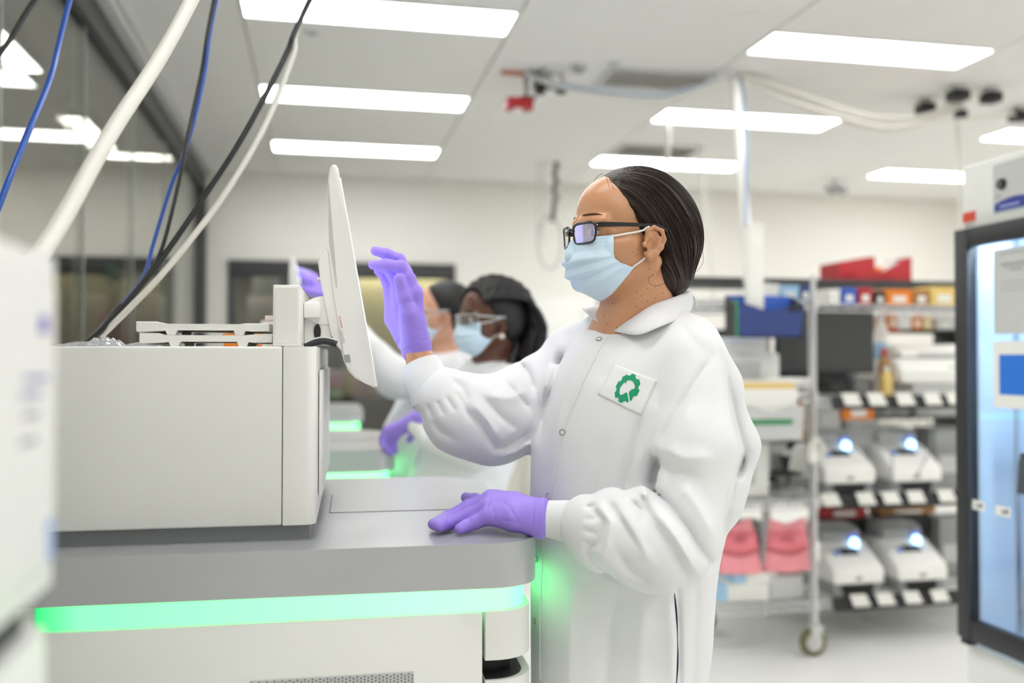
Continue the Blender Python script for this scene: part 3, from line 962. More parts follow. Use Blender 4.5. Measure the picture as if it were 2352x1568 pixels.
# long white tube of paper standing in the blue pocket
a, b = spot(1715, 600, Y=3.79), spot(1751, 600, Y=3.79)
tt = thing('document_tube', 'long white box standing upright in the blue file pocket', 'box', ((a.x + b.x) / 2, 3.795, t.location.z + 0.008))
part('box_body', bx(-(b.x - a.x) / 2, (b.x - a.x) / 2, -0.02, 0.02, 0, zat(527, 1730, 3.79) - t.location.z, 0.004), M['paper'], tt)
part('box_cap', bx(-(b.x - a.x) / 2 - 0.001, (b.x - a.x) / 2 + 0.001, -0.021, 0.021, zat(527, 1730, 3.79) - t.location.z, zat(519, 1730, 3.79) - t.location.z, 0.003), M['white2'], tt)
for k, (m, dy, h0, lab) in enumerate([('paper', 0.03, 0.225, 'white paper pad in the grey file pocket, in front'), ('yellow', 0.055, 0.25, 'yellowish folder in the grey file pocket, behind the pad'), ('paper', 0.075, 0.262, 'tall white folder at the back of the grey file pocket')]):
    o = part('paper_folder', bx(-w2 * 0.86, w2 * 0.86, -0.008, 0.008, 0, h0, 0.001, 1), M[m], None, 0)
    o.location = (t2.location.x, 3.745 + dy, t2.location.z + 0.008)
    tag(o, lab, 'folder', 'papers in the grey file pocket')

# equipment on the cart
def simple_instrument(name, lab, px0, px1, py0, py1, Y, zbase, dep, m, cat='instrument', step=None):
    a, b = spot(px0, py1, Y=Y), spot(px1, py1, Y=Y)
    z1 = zat(py0, px0, Y)
    t = thing(name, lab, cat, ((a.x + b.x) / 2, Y, zbase))
    w, h = (b.x - a.x) / 2, z1 - zbase
    part('foot_plate', bx(-w + 0.015, w - 0.015, 0.01, dep - 0.01, 0, 0.012), M['grey'], t, 0)
    if step:
        part('housing', bx(-w, w, 0, dep, 0.012, h * step, 0.012, 3), M[m], t)
        part('upper_housing', bx(-w, w * 0.72, 0.0, dep * 0.95, h * step - 0.002, h, 0.012, 3), M[m], t)
    else:
        part('housing', bx(-w, w, 0, dep, 0.012, h, 0.012, 3), M[m], t)
    part('front_panel', bx(-w + 0.02, w * 0.6, -0.003, 0.001, h * 0.25, h * 0.55, 0.001, 1), M['lgrey'], t, 0)
    return t


simple_instrument('bench_instrument', 'stepped light grey instrument under the blue file pocket', 1560, 1792, 774, 880, 3.92, LV[2] + 0.005, 0.30, 'white', step=0.72)
simple_instrument('white_case', 'low white case behind the papers of the grey pocket', 1760, 1868, 868, 902, 3.9, LV[2] + 0.005, 0.2, 'white2', 'case')
simple_instrument('bench_instrument', 'white instrument on the second cart shelf beside the back of the lab coat', 1600, 1768, 1018, 1140, 3.93, LV[1] + 0.005, 0.30, 'white')
t = thing('microscope', 'grey microscope on the second cart shelf, left of the cart post', 'microscope', (spot(1812, 1140, Y=3.98).x, 3.98, LV[1] + 0.005))
part('base', bx(-0.07, 0.07, -0.04, 0.14, 0, 0.035, 0.008), M['grey'], t)
part('stand', bx(-0.025, 0.03, 0.07, 0.13, 0.035, 0.22, 0.008), M['grey'], t)
part('stage', bx(-0.06, 0.06, -0.03, 0.09, 0.10, 0.112, 0.003), M['dark'], t)
part('nosepiece', tube(nb(), [(0, 0.03, 0.12), (0, 0.03, 0.19)], [0.012, 0.028], 12), M['dark'], t)
part('head', bx(-0.035, 0.035, -0.01, 0.11, 0.19, 0.235, 0.01), M['lgrey'], t)
part('eyepiece', tube(nb(), [(0.0, 0.01, 0.22), (0.0, -0.06, 0.27)], 0.016, 12), M['dark'], t)
part('focus_knob', tube(nb(), [(-0.05, 0.1, 0.07), (0.055, 0.1, 0.07)], 0.018, 12), M['dark'], t)
t = thing('cord_bundle', 'white cord bundle looped over the cart post', 'cord', (spot(1868, 1040, Y=3.83).x, 3.825, 0))
for k in range(4):
    dx = 0.006 * k
    zt = zat(1006 + 3 * k, 1868, 3.82)
    part('loop', tube(nb(), spline([(-0.03 + dx, 0, zt - 0.10), (-0.028 + dx, -0.008, zt - 0.03), (0.0 + dx, -0.012, zt), (0.03 + dx, -0.008, zt - 0.02), (0.036 + dx, 0, zt - 0.07)], 6), 0.007, 8), M['whitec'], t)
part('tag', bx(-0.025, 0.012, -0.012, -0.006, zat(1062, 1868, 3.82), zat(1025, 1868, 3.82), 0.003), M['white2'], t)
t = thing('post_clip', 'white clip on the cart post above the caster', 'clip', (2.224, 3.845, zat(1265, 1870, 3.84)))
part('body', bx(-0.012, 0.012, -0.012, 0.0, -0.045, 0.045, 0.005), M['white2'], t)
part('band', tube(nb(), [(0.016 * math.cos(R(a)), 0.015 + 0.016 * math.sin(R(a)), 0) for a in range(0, 360, 30)], 0.004, 6, closed=True), M['white2'], t)

# boxes and biohazard bags on the lowest cart shelf
for k, (px0, px1, py0, py1, mm, st, lab) in enumerate([
        (1648, 1770, 1360, 1400, 'paper', True, 'white carton with a blue end, lowest on the cart'),
        (1690, 1792, 1338, 1364, 'paper', True, 'white carton with a blue band on top of another, under the pink bags'),
        (1775, 1850, 1342, 1400, 'lgrey', False, 'grey box at the right end of the lowest cart shelf')]):
    Y = 3.9
    a, b = spot(px0, py1, Y=Y), spot(px1, py1, Y=Y)
    zb = LV[0] + 0.005 + (0.076 if k == 1 else 0)
    h = 0.075 if k == 0 else 0.05 if k == 1 else 0.11
    t = thing('carton', lab, 'box', ((a.x + b.x) / 2, Y + 0.02, zb), R(-4 if k == 0 else 3 if k == 1 else 0), 'boxes on the lowest cart shelf')
    w = (b.x - a.x) / 2
    part('box_body', bx(-w, w, 0, 0.2, 0, h, 0.002, 1), M[mm], t)
    part('flap_seam', bx(-w + 0.01, w - 0.01, 0.095, 0.105, h - 0.0005, h + 0.001), M['lgrey'], t, 0)
    if st:
        part('blue_label', bx(-w - 0.001, -w + 0.06, -0.001, 0.201, 0.008, h + 0.0012, 0.0005, 1), M['skyblue'], t, 0)


def bio_bag(px0, px1, lab, Y, flip):
    a, b = spot(px0, 1330, Y=Y), spot(px1, 1330, Y=Y)
    z0 = LV[0] + 0.005 + 0.13
    t = thing('pouch', lab, 'bag', ((a.x + b.x) / 2, Y, z0), 0, 'pink specimen pouches on the cart')
    w = (b.x - a.x) / 2
    h = zat(1192, (px0 + px1) / 2, Y) - z0
    # pillow shaped body
    bm = nb()
    nx, nz = 10, 12
    sides = []
    for s in (-1, 1):
        g = []
        for i in range(nx + 1):
            row = []
            for j in range(nz + 1):
                u, v = i / nx, j / nz
                ww = w * (1 - 0.22 * v)
                x = (2 * u - 1) * ww + (flip * 0.02 * v)
                zt = h * (1.0 - 0.12 * (1 - abs(2 * u - 1)) * (1 if v > 0.9 else 0)) * v
                y = s * (0.004 + 0.03 * math.sin(math.pi * u) ** 0.6 * (1 - v) ** 0.8 * (1 if v < 1 else 0))
                row.append(bm.verts.new((x, y + 0.035 * v, zt)))
            g.append(row)
        for i in range(nx):
            for j in range(nz):
                f = (g[i][j], g[i + 1][j], g[i + 1][j + 1], g[i][j + 1])
                bm.faces.new(f if s < 0 else f[::-1])
        sides.append(g)
    A, B = sides
    for j in range(nz):
        bm.faces.new((A[0][j], A[0][j + 1], B[0][j + 1], B[0][j]))
        bm.faces.new((A[nx][j + 1], A[nx][j], B[nx][j], B[nx][j + 1]))
    for i in range(nx):
        bm.faces.new((A[i + 1][0], A[i][0], B[i][0], B[i + 1][0]))
        bm.faces.new((A[i][nz], A[i + 1][nz], B[i + 1][nz], B[i][nz]))
    bd = part('pouch_body', bm, M['pink'], t, 60)
    # curved flap of the outer pocket
    bm = nb()
    n = 12
    top, bot = [], []
    for k in range(n + 1):
        u = k / n
        x = (2 * u - 1) * w * 0.93 + flip * 0.008
        top.append((x, h * 0.78))
        bot.append((x * 1.0, h * (0.42 - 0.09 * math.sin(math.pi * u))))
    vs = []
    for (x, z), (x2, z2) in zip(top, bot):
        u = (x / w + 1) / 2
        f = lambda zz: -0.006 - 0.03 * max(0.0, math.sin(math.pi * min(1, max(0, u)))) ** 0.6 * (1 - zz / h) ** 0.8 + 0.035 * zz / h
        vs.append((bm.verts.new((x * 0.9, f(z), z)), bm.verts.new((x2, f(z2) - 0.002, z2))))
    for p_, q_ in zip(vs, vs[1:]):
        bm.faces.new((p_[0], q_[0], q_[1], p_[1]))
    o = part('flap', bm, M['pink2'], bd, 60)
    o.modifiers.new('s', 'SOLIDIFY').thickness = 0.0012
    ln = [(x, -0.009 - 0.03 * (max(0.0, math.sin(math.pi * (x / w + 1) / 2))) ** 0.6 * (1 - z / h) ** 0.8 + 0.035 * z / h, z) for x, z in bot]
    part('flap_edge', tube(nb(), ln, 0.0022, 6), mat('dark_red_edge', 'b2404c', 0.6), bd)
    zs = h * 0.62
    for r_, dx, dz in ((0.016, 0, 0.012), (0.016, -0.014, -0.012), (0.016, 0.014, -0.012)):
        yy = -0.0085 - 0.03 * (1 - zs / h) ** 0.8 + 0.035 * zs / h - 0.0035
        part('printed_ring', tube(nb(), [(dx + r_ * math.cos(R(a_)), yy, zs + dz + r_ * math.sin(R(a_))) for a_ in range(0, 360, 24)], 0.0018, 5, closed=True), mat('print_red', 'b65560', 0.6), bd)
    return t


bio_bag(1650, 1752, 'pink red pouch on the cart beside the lab coat, partly behind it', 3.93, -1)
bio_bag(1755, 1860, 'pink red pouch on the cart beside the cart post', 3.93, 1)
t = thing('purple_cap_jar', 'small jar with a pinkish purple cap behind the pink pouches', 'jar', (spot(1708, 1200, Y=4.06).x, 4.08, LV[0] + 0.005))
part('jar_body', tube(nb(), [(0, 0, 0), (0, 0, 0.30)], 0.03, 14), M['lgrey'], t)
part('cap', tube(nb(), [(0, 0, 0.30), (0, 0, 0.335)], 0.031, 14), mat('magenta_cap', 'c05aa8', 0.5), t)

# small stock boxes on the upper wire shelf and beyond
def stock(px0, px1, py0, py1, Y, zb, m, lab, name='carton', cat='box', dep=0.14, grp='small boxes on the upper shelves'):
    a, b = spot(px0, py1, Y=Y), spot(px1, py1, Y=Y)
    h = zat(py0, px0, Y) - zb
    w = (b.x - a.x) / 2
    t = thing(name, lab, cat, ((a.x + b.x) / 2, Y, zb), 0, grp)
    part('box_body', bx(-w, w, 0, dep, 0, h * 0.82, 0.003, 1), M[m], t)
    part('lid', bx(-w - 0.002, w + 0.002, -0.002, dep + 0.002, h * 0.82, h, 0.003, 1), M[m], t)
    part('label', bx(-w * 0.5, w * 0.5, -0.0018, 0.0005, h * 0.2, h * 0.6), M['paper'], t, 0)


ZB = LB[3] + 0.004
for px0, px1, py0, m, lab in [
        (1905, 1930, 664, 'paper', 'small white packet on the upper wire shelf right of the cart post'),
        (1934, 1968, 661, 'bluebin', 'bright blue box on the upper wire shelf'),
        (1972, 2004, 660, 'redc', 'dark red box beside the bright blue box on the upper wire shelf'),
        (2010, 2034, 668, 'dark', 'black box between two red boxes on the upper wire shelf'),
        (2036, 2096, 664, 'orange', 'red orange box in the middle of the upper wire shelf'),
        (2100, 2134, 664, 'brown', 'brown box on the upper wire shelf'),
        (2138, 2200, 658, 'yellow', 'tan yellow box on the upper wire shelf beside the fridge')]:
    stock(px0, px1, py0, 690, 4.08, ZB, m, lab)
for px0, px1, py0, m, lab in [
        (1757, 1790, 652, 'paper', 'pale box on the cart top right of the long white box'),
        (1792, 1836, 655, 'skyblue', 'pale blue box on the cart top'),
        (1838, 1862, 655, 'navybin', 'dark blue box on the cart top beside the cart post')]:
    stock(px0, px1, py0, 684, 3.95, LV[3] + 0.004, m, lab)
ZU = 1.50
# shelf tray under the upper wire shelf with orange and white packs
for px0, px1, py0, py1, m, lab in [
        (2040, 2062, 720, 752, 'orange', 'dark orange pack behind the lidded instrument'),
        (2058, 2094, 722, 752, 'paper', 'bright white pack between orange packs'),
        (2096, 2118, 722, 752, 'orange', 'orange pack right of the bright white pack'),
        (2120, 2142, 724, 752, 'yellow', 'pale yellow pack right of the orange pack'),
        (2150, 2196, 730, 754, 'lgrey', 'grey pack on the dark shelf beside the fridge')]:
    stock(px0, px1, py0, py1, 4.70, zat(757, 2100, 4.70), m, lab, grp='packs on the dark middle board')
t = thing('shelf_board', 'dark board carrying the orange and white packs behind the lidded instrument', 'board', (2.8, 4.68, zat(757, 2100, 4.70) - 0.016))
part('board', bx(-0.6, 0.9, 0, 0.3, 0, 0.015, 0.002), M['dark'], t)
part('red_edge', bx(-0.25, 0.45, -0.004, 0.0, 0.0, 0.012), M['redc'], t, 0)
for x in (-0.58, 0.88):
    part('bracket', bx(x - 0.01, x + 0.01, 0.0, 0.3, -0.78, 0.0, 0.002), M['frame'], t)
# bottle and brown vials near the monitor
t = thing('spray_bottle', 'white plastic bottle with a pale blue label beside the dark monitor', 'bottle', (spot(2024, 760, Y=4.28).x, 4.28, LB[2] + 0.004))
zz = zat(708, 2024, 4.28) - LB[2]
part('bottle_body', tube(nb(), [(0, 0, 0), (0, 0, zz * 0.72), (0, 0, zz * 0.86), (0, 0, zz * 0.9)], [0.034, 0.034, 0.016, 0.016], 16), M['white2'], t)
part('cap', tube(nb(), [(0, 0, zz * 0.9), (0, 0, zz)], 0.019, 14), M['paper'], t)
part('bottle_label', tube(nb(), [(0, 0, zz * 0.35), (0, 0, zz * 0.6)], 0.0348, 16), M['skyblue'], t)
for k, (px, h, m) in enumerate([(2030, 0.24, 'brown'), (2022, 0.15, 'yellow')]):
    t = thing('amber_bottle', ['tall brown bottle right of the dark monitor', 'tan bottle low beside the dark monitor'][k], 'bottle', (spot(px, 800, Y=4.16).x, 4.16 - 0.05 * k, LB[2] + 0.004), 0, 'brown bottles beside the monitor')
    part('bottle_body', tube(nb(), [(0, 0, 0), (0, 0, h * 0.7), (0, 0, h * 0.85)], [0.028, 0.028, 0.013], 14), M[m], t)
    part('cap', tube(nb(), [(0, 0, h * 0.85), (0, 0, h)], 0.015, 12), M['redc' if k == 0 else 'paper'], t)
# orange tip box and grey housings behind the cyclers
stock(1938, 2008, 926, 962, 4.22, zat(964, 1970, 4.22), 'orange', 'bright orange rack under the upper label rail', 'tip_rack', 'rack', 0.1, None)
t = thing('grey_crate', 'grey crate under the bright orange rack', 'crate', (spot(1973, 964, Y=4.27).x, 4.22, LB[1] + 0.004))
h = zat(964, 1970, 4.22) - LB[1] - 0.005
part('crate_body', bx(-0.10, 0.08, 0, 0.18, 0, h - 0.012, 0.004), M['grey'], t)
part('rim', bx(-0.105, 0.085, -0.005, 0.185, h - 0.012, h, 0.003), M['lgrey'], t)
simple_instrument('power_supply', 'light grey upright unit right of the cart post on the middle shelf', 1884, 1936, 915, 1010, 4.25, LB[1] + 0.004, 0.2, 'lgrey')
simple_instrument('grey_unit', 'grey unit at the far right of the middle shelf, beside the fridge', 2150, 2240, 985, 1120, 4.2, LB[1] + 0.004, 0.2, 'grey')
simple_instrument('grey_unit', 'grey unit at the far right of the lowest shelf, beside the fridge', 2160, 2260, 1190, 1350, 4.3, LB[0] + 0.004, 0.15, 'grey')
stock(1890, 1990, 1165, 1192, 4.36, LB[0] + 0.32, 'redc', 'dark red tray hung behind the lower cyclers', 'tray', 'tray', 0.1, None)
stock(2020, 2150, 1168, 1186, 4.36, LB[0] + 0.33, 'brown', 'brown card tray behind the lower cyclers', 'tray', 'tray', 0.1, None)
for k, (px, lab) in enumerate([(1935, 'dark support block under the red tray'), (2080, 'dark support block under the brown tray')]):
    t = thing('support_block', lab, 'block', (spot(px, 1250, Y=4.36).x, 4.36, LB[0] + 0.004), 0)
    part('block', bx(-0.14, 0.14, 0, 0.1, 0, 0.312 + 0.01 * k, 0.004), M['dark'], t)
    part('top_plate', bx(-0.145, 0.145, -0.004, 0.104, 0.306 + 0.01 * k, 0.3155 + 0.01 * k, 0.002), M['frame'], t)
# cords in front of the middle cycler
for k, pts in enumerate([[(2042, 935), (2035, 1000), (2050, 1060), (2045, 1120)], [(2128, 940), (2140, 1010), (2120, 1065), (2098, 1100)]]):
    tag(part('cord', tube(nb(), spline([spot(x, y, Y=4.0 - 0.01) for x, y in pts], 8), 0.0032, 6), M['grey'], None),
        ['thin grey cord hanging over the left flank of the middle cycler', 'thin grey cord curving over the front of the middle cycler'][k], 'cord')

# red bins on the dark top board
def red_bin(px0, px1, pyl, pyr, lab, m, cut):
    Y = 4.66
    a, b = spot(px0, 634, Y=Y), spot(px1, 634, Y=Y)
    zl, zr = zat(pyl, px0, Y) - 1.797, zat(pyr, px1, Y) - 1.797
    w = (b.x - a.x) / 2
    t = thing('parts_bin', lab, 'bin', ((a.x + b.x) / 2, Y, 1.797), 0, 'red bins on the dark top board')
    side = [(-w, 0), (w, 0), (w, zr)] + cut(w, zl, zr) + [(-w, zl)]
    for y in (0, 0.2):
        part('long_wall', prism(nb(), side, 'y', y, y + 0.006), M[m], t, 0)
    part('end_wall', bx(-w, -w + 0.006, 0.006, 0.2, 0, zl), M[m], t, 0)
    part('end_wall', bx(w - 0.006, w, 0.006, 0.2, 0, zr), M[m], t, 0)
    part('bottom', bx(-w, w, 0, 0.206, 0, 0.005), M[m], t, 0)
    for k in range(5):
        x = -w + 0.02 + k * (w * 0.8) / 5
        part('rib', bx(x, x + 0.006, -0.004, 0, 0.01, min(zl, zr) * 0.5), M[m], t, 0)
    return t, w


t, w = red_bin(1928, 2010, 601, 590, 'red parts bin with a tall right end on the dark top board', 'redc', lambda w, a, b: [(w * 0.7, b)])
t, w = red_bin(2012, 2094, 622, 590, 'red parts bin full of packs on the dark top board, right of another', 'redc', lambda w, a, b: [(w * 0.85, b * 0.98), (w * 0.0, b * 0.62), (-w * 0.6, a * 0.9)])
for k, (dx, m, h) in enumerate([(-0.06, 'orange', 0.075), (0.0, 'paper', 0.095), (0.06, 'lgrey', 0.11)]):
    o = thing('pack', ['orange pack in the right red bin', 'white pack in the right red bin, in the middle', 'grey pack in the right red bin, at its tall end'][k], 'pack', (t.location.x + dx, 4.76, 1.803), 0, 'packs in the right red bin')
    part('pack_body', bx(-0.026, 0.026, -0.05, 0.05, 0, h, 0.006), M[m], o)
    part('pack_seal', bx(-0.024, 0.024, -0.004, 0.004, h, h + 0.012, 0.001, 1), M['paper'], o)

# ------------------------------------------------------------------ glass-door fridge on the right
FX, FY = 2.06, 2.64
t = thing('lab_fridge', 'tall white laboratory fridge with a black framed glass door at the right picture edge', 'fridge', (FX, FY, 0))
# local: +x into the cabinet, -y along the front toward the viewer
W, D, H = 0.74, 0.72, 1.985
bm = nb()
box(bm, 0, D, -W, 0, 0.06, 0.44, 0.006)
part('plinth_housing', bm, M['white2'], t)
part('header', bx(0, D, -W, 0, 1.778, H, 0.008, 3), M['white'], t)
bm = nb()
box(bm, 0.02, D, -0.03, 0, 0.44, 1.778)
box(bm, 0.02, D, -W, -W + 0.03, 0.44, 1.778)
box(bm, D - 0.03, D, -W + 0.03, -0.03, 0.44, 1.778)
part('cabinet_wall', bm, M['white'], t, 0)
bm = nb()
box(bm, 0.03, D - 0.03, -0.034, -0.03, 0.45, 1.77)
box(bm, 0.03, D - 0.03, -W + 0.03, -W + 0.034, 0.45, 1.77)
box(bm, D - 0.034, D - 0.03, -W + 0.034, -0.034, 0.45, 1.77)
box(bm, 0.03, D - 0.034, -W + 0.034, -0.034, 0.44, 0.452)
box(bm, 0.03, D - 0.034, -W + 0.034, -0.034, 1.766, 1.777)
liner = part('liner', bm, M['fridgein'], t, 0)
part('light_strip', bx(0.035, 0.055, -W + 0.036, -W + 0.062, 0.5, 1.75), M['fridgelamp'], liner, 0)
part('roof_light', bx(0.06, 0.12, -W + 0.08, -0.08, 1.752, 1.765), M['fridgelamp'], liner, 0)
dr = part('door', bx(-0.035, -0.004, -0.062, 0, 0.462, 1.775, 0.004), M['black'], t)
part('far_stile', bx(-0.0, 0.018, -0.04, -0.004, 0.47, 1.77), M['dark'], dr, 0)
part('near_stile', bx(-0.035, -0.004, -W, -W + 0.062, 0.462, 1.775, 0.004), M['black'], dr)
part('top_rail', bx(-0.034, -0.004, -W + 0.062, -0.062, 1.715, 1.775, 0.003), M['black'], dr)
part('bottom_rail', bx(-0.034, -0.004, -W + 0.062, -0.062, 0.462, 0.53, 0.003), M['black'], dr)
part('glass_pane', bx(-0.022, -0.014, -W + 0.062, -0.062, 0.53, 1.715), M['fpane'], dr, 0)
part('gasket', bx(-0.004, 0.0, -W + 0.01, -0.01, 0.47, 0.5), M['grey'], dr, 0)
part('hinge', bx(-0.03, 0.0, -0.05, -0.01, 0.442, 0.462, 0.003), M['dark'], dr)
for z in (0.56, 0.93):
    bm = nb()
    for k in range(14):
        y = -0.06 - k * (W - 0.12) / 13
        tube(bm, [(0.16, y, z), (D - 0.05, y, z)], 0.003, 5)
    for x in (0.16, 0.4, D - 0.05):
        tube(bm, [(x, -0.045, z - 0.004), (x, -W + 0.045, z - 0.004)], 0.004, 6)
    part('wire_shelf', bm, M['steel'], t)
for x in (0.165, 0.55):
    part('shelf_rail', bx(x - 0.008, x + 0.008, -0.042, -0.034, 0.47, 1.75), M['steel'], t, 0)
for x in (0.06, D - 0.06):
    for y in (-0.06, -W + 0.06):
        part('foot', tube(nb(), [(x, y, 0), (x, y, 0.06)], 0.025, 12), M['dark'], t)
# control sticker and warning label on the header
def onf(px0, px1, py0, py1):
    a, b = spot(px0, py0, X=FX - 0.0), spot(px1, py1, X=FX)
    return a.y - FY, b.y - FY, b.z, a.z
y0, y1, z0, z1 = onf(2282, 2362, 375, 486)
st = part('control_sticker', bx(-0.002, 0.001, -0.42, y0, 1.808, 1.962, 0.0005, 1), mat('sticker_edge', 'b9c7c2', 0.5), t)
part('sticker_face', bx(-0.003, 0.0, -0.415, y0 - 0.005, 1.813, 1.957), M['lgrey'], st, 0)
wave = [(y0 - 0.006, 1.814), (y0 - 0.006, 1.838)] + [(y0 - 0.006 - 0.03 * k, 1.838 + 0.014 * math.sin(k * 0.55)) for k in range(1, 10)] + [(y0 - 0.276, 1.814)]
part('blue_wave', prism(nb(), wave, 'x', -0.0036, -0.003), M['deepblue'], st, 0)
part('white_line', bx(-0.0042, -0.0036, y0 - 0.11, y0 - 0.03, 1.824, 1.83), mat('pale_violet_print', 'a9b0dc', 0.5), st, 0)
kx = spot(2304, 423, X=FX)
part('key_switch', tube(nb(), [(-0.012, kx.y - FY, kx.z), (-0.003, kx.y - FY, kx.z)], [0.016, 0.018], 16), M['dark'], st)
part('key_slot', bx(-0.0135, -0.0115, kx.y - FY - 0.002, kx.y - FY + 0.002, kx.z - 0.009, kx.z + 0.009), M['grey'], st, 0)
kx = spot(2295, 457, X=FX)
part('printed_arc', tube(nb(), [(-0.0035, kx.y - FY + 0.011 * math.cos(R(a)), kx.z + 0.011 * math.sin(R(a))) for a in range(0, 181, 20)], 0.0022, 5), M['grey'], st)
a, b = spot(2212, 490, X=FX), spot(2241, 504, X=FX)
rl = part('red_label', bx(-0.002, 0.001, b.y - FY, a.y - FY, b.z - 0.004, a.z, 0.0004, 1), mat('orange_red_label', 'd8492f', 0.5), t, 0)
part('label_text', bx(-0.0022, 0.001, b.y - FY + 0.008, a.y - FY - 0.008, b.z - 0.016, b.z - 0.011), M['grey'], rl, 0)


def sheet(name, lab, px0, py0, py1, wid, m, extra):
    a, b = spot(px0, py0, X=FX - 0.024), spot(px0, py1, X=FX - 0.024)
    o = thing(name, lab, 'paper', (FX - 0.0225, a.y, b.z))
    h = a.z - b.z
    part('sheet_face', bx(-0.0016, -0.0004, -wid, 0, 0, h), M[m], o, 0)
    extra(o, wid, h)


def lines(o, w, h):
    for k, (z, a, b, th) in enumerate([(0.93, 0.12, 0.62, 0.004), (0.80, 0.14, 0.75, 0.007), (0.765, 0.2, 0.6, 0.004), (0.73, 0.3, 0.5, 0.005), (0.6, 0.12, 0.8, 0.002), (0.55, 0.12, 0.8, 0.002), (0.5, 0.12, 0.7, 0.002)]):
        part('print_line', bx(-0.002, -0.0016, -b * w, -a * w, z * h, z * h + th), M['grey'], o, 0)


sheet('notice_paper', 'printed white sheet taped to the fridge glass, upper of two', 2281, 574, 768, 0.24, 'lgrey', lines)
sheet('notice_paper', 'white sheet with a bright blue square taped to the fridge glass, lower of two', 2281, 784, 935, 0.24, 'paper',
      lambda o, w, h: part('blue_square', bx(-0.0022, -0.0016, -w * 0.88, -0.026, h * 0.2, h * 0.80), M['ltblue'], o, 0))
for k, (px, py) in enumerate([(2245, 1160), (2303, 1174)]):
    a = spot(px, py, X=FX - 0.024)
    o = thing('door_label', ['small white door label near the fridge door edge', 'small white door label beside the dark box in the fridge'][k], 'label', (FX - 0.0225, a.y, a.z), 0, 'small labels on the fridge glass')
    part('label_face', bx(-0.0014, -0.0004, -0.032, 0.032, -0.0155, 0.0155, 0.0003, 1), M['paper'], o, 0)
    part('print_mark', bx(-0.0018, -0.0014, -0.016, 0.006, -0.007, 0.004), M['grey'], o, 0)
    part('print_spot', bx(-0.0018, -0.0014, -0.021, -0.013, -0.005, 0.008), M['dark'], o, 0)
o = thing('dark_case', 'dark grey case inside the fridge on a wire shelf', 'case', (FX + 0.14, FY - 0.22, 0.936))
part('case_body', prism(nb(), [(-0.16, 0.0), (0.08, 0.0), (0.07, 0.11), (-0.15, 0.11)], 'x', -0.07, 0.07, 0.006), M['frame'], o)
part('case_lid', bx(-0.066, 0.066, -0.148, 0.068, 0.11, 0.128, 0.004), M['dark'], o)
for k, (dy, z, h, m) in enumerate([(-0.2, 0.566, 0.2, 'navybin'), (-0.36, 0.566, 0.22, 'lgrey'), (-0.3, 0.453, 0.085, 'frame')]):
    o = thing('storage_crate', ['dark blue crate inside the fridge below the dark case', 'pale crate inside the fridge beside the dark blue crate', 'dark crate on the fridge floor'][k], 'crate', (FX + 0.3, FY + dy, z), 0)
    part('crate_body', bx(-0.12, 0.2, -0.06, 0.06, 0, h, 0.005), M[m], o)
    part('rim', bx(-0.125, 0.205, -0.064, 0.064, h - 0.016, h, 0.003), M[m], o)

# white storage cupboards on the back wall, seen as a pale shape
t = thing('wall_cupboard', 'pale tall cupboard on the back wall under the hanging grey loop', 'cupboard', (2.1, YB, 0))
part('body', bx(-0.35, 0.45, -0.45, -0.015, 0, 1.86, 0.006), M['white'], t)
for k in range(2):
    d_ = part('door', bx(-0.345 + 0.395 * k, 0.045 + 0.395 * k, -0.47, -0.45, 0.08, 1.85, 0.003), M['white'], t)
    part('handle', bx(0.02 + 0.05 * k, 0.03 + 0.05 * k, -0.49, -0.47, 0.9, 1.05, 0.003), M['lgrey'], d_)
# ------------------------------------------------------------------ ceiling services
def ceil_fix(name, lab, cat, px, py, grp=None):
    v = spot(px, py, Z=CZ - 0.05)
    return thing(name, lab, cat, (v.x, v.y, CZ), 0, grp)


for k, (px, py, s) in enumerate([(2125, 247, 1), (2200, 217, 1.1), (2276, 222, 1), (2342, 265, 1.15)]):
    t = ceil_fix('ceiling_socket', ['black ceiling socket, leftmost of four near the fridge', 'black ceiling socket where the white cables end', 'black ceiling socket right of the white cable ends', 'black ceiling socket at the right picture edge'][k], 'socket', px, py, 'black ceiling sockets')
    part('mount', bx(-0.03, 0.03, -0.03, 0.03, -0.03, 0, 0.003), M['lgrey'], t)
    part('housing', bx(-0.045 * s, 0.045 * s, -0.045, 0.045, -0.085, -0.028, 0.006), M['dark'], t)
    part('outlet', tube(nb(), [(0, -0.044, -0.06), (0, -0.055, -0.06)], 0.02, 12), M['black'], t)
t = ceil_fix('ceiling_socket', 'small black ceiling socket just under another, where white cables plug in', 'socket', 2207, 246, 'black ceiling sockets')
part('mount', bx(-0.012, 0.012, -0.012, 0.012, -0.07, 0, 0.003), M['lgrey'], t)
part('housing', bx(-0.028, 0.028, -0.03, 0.03, -0.115, -0.07, 0.006), M['dark'], t)
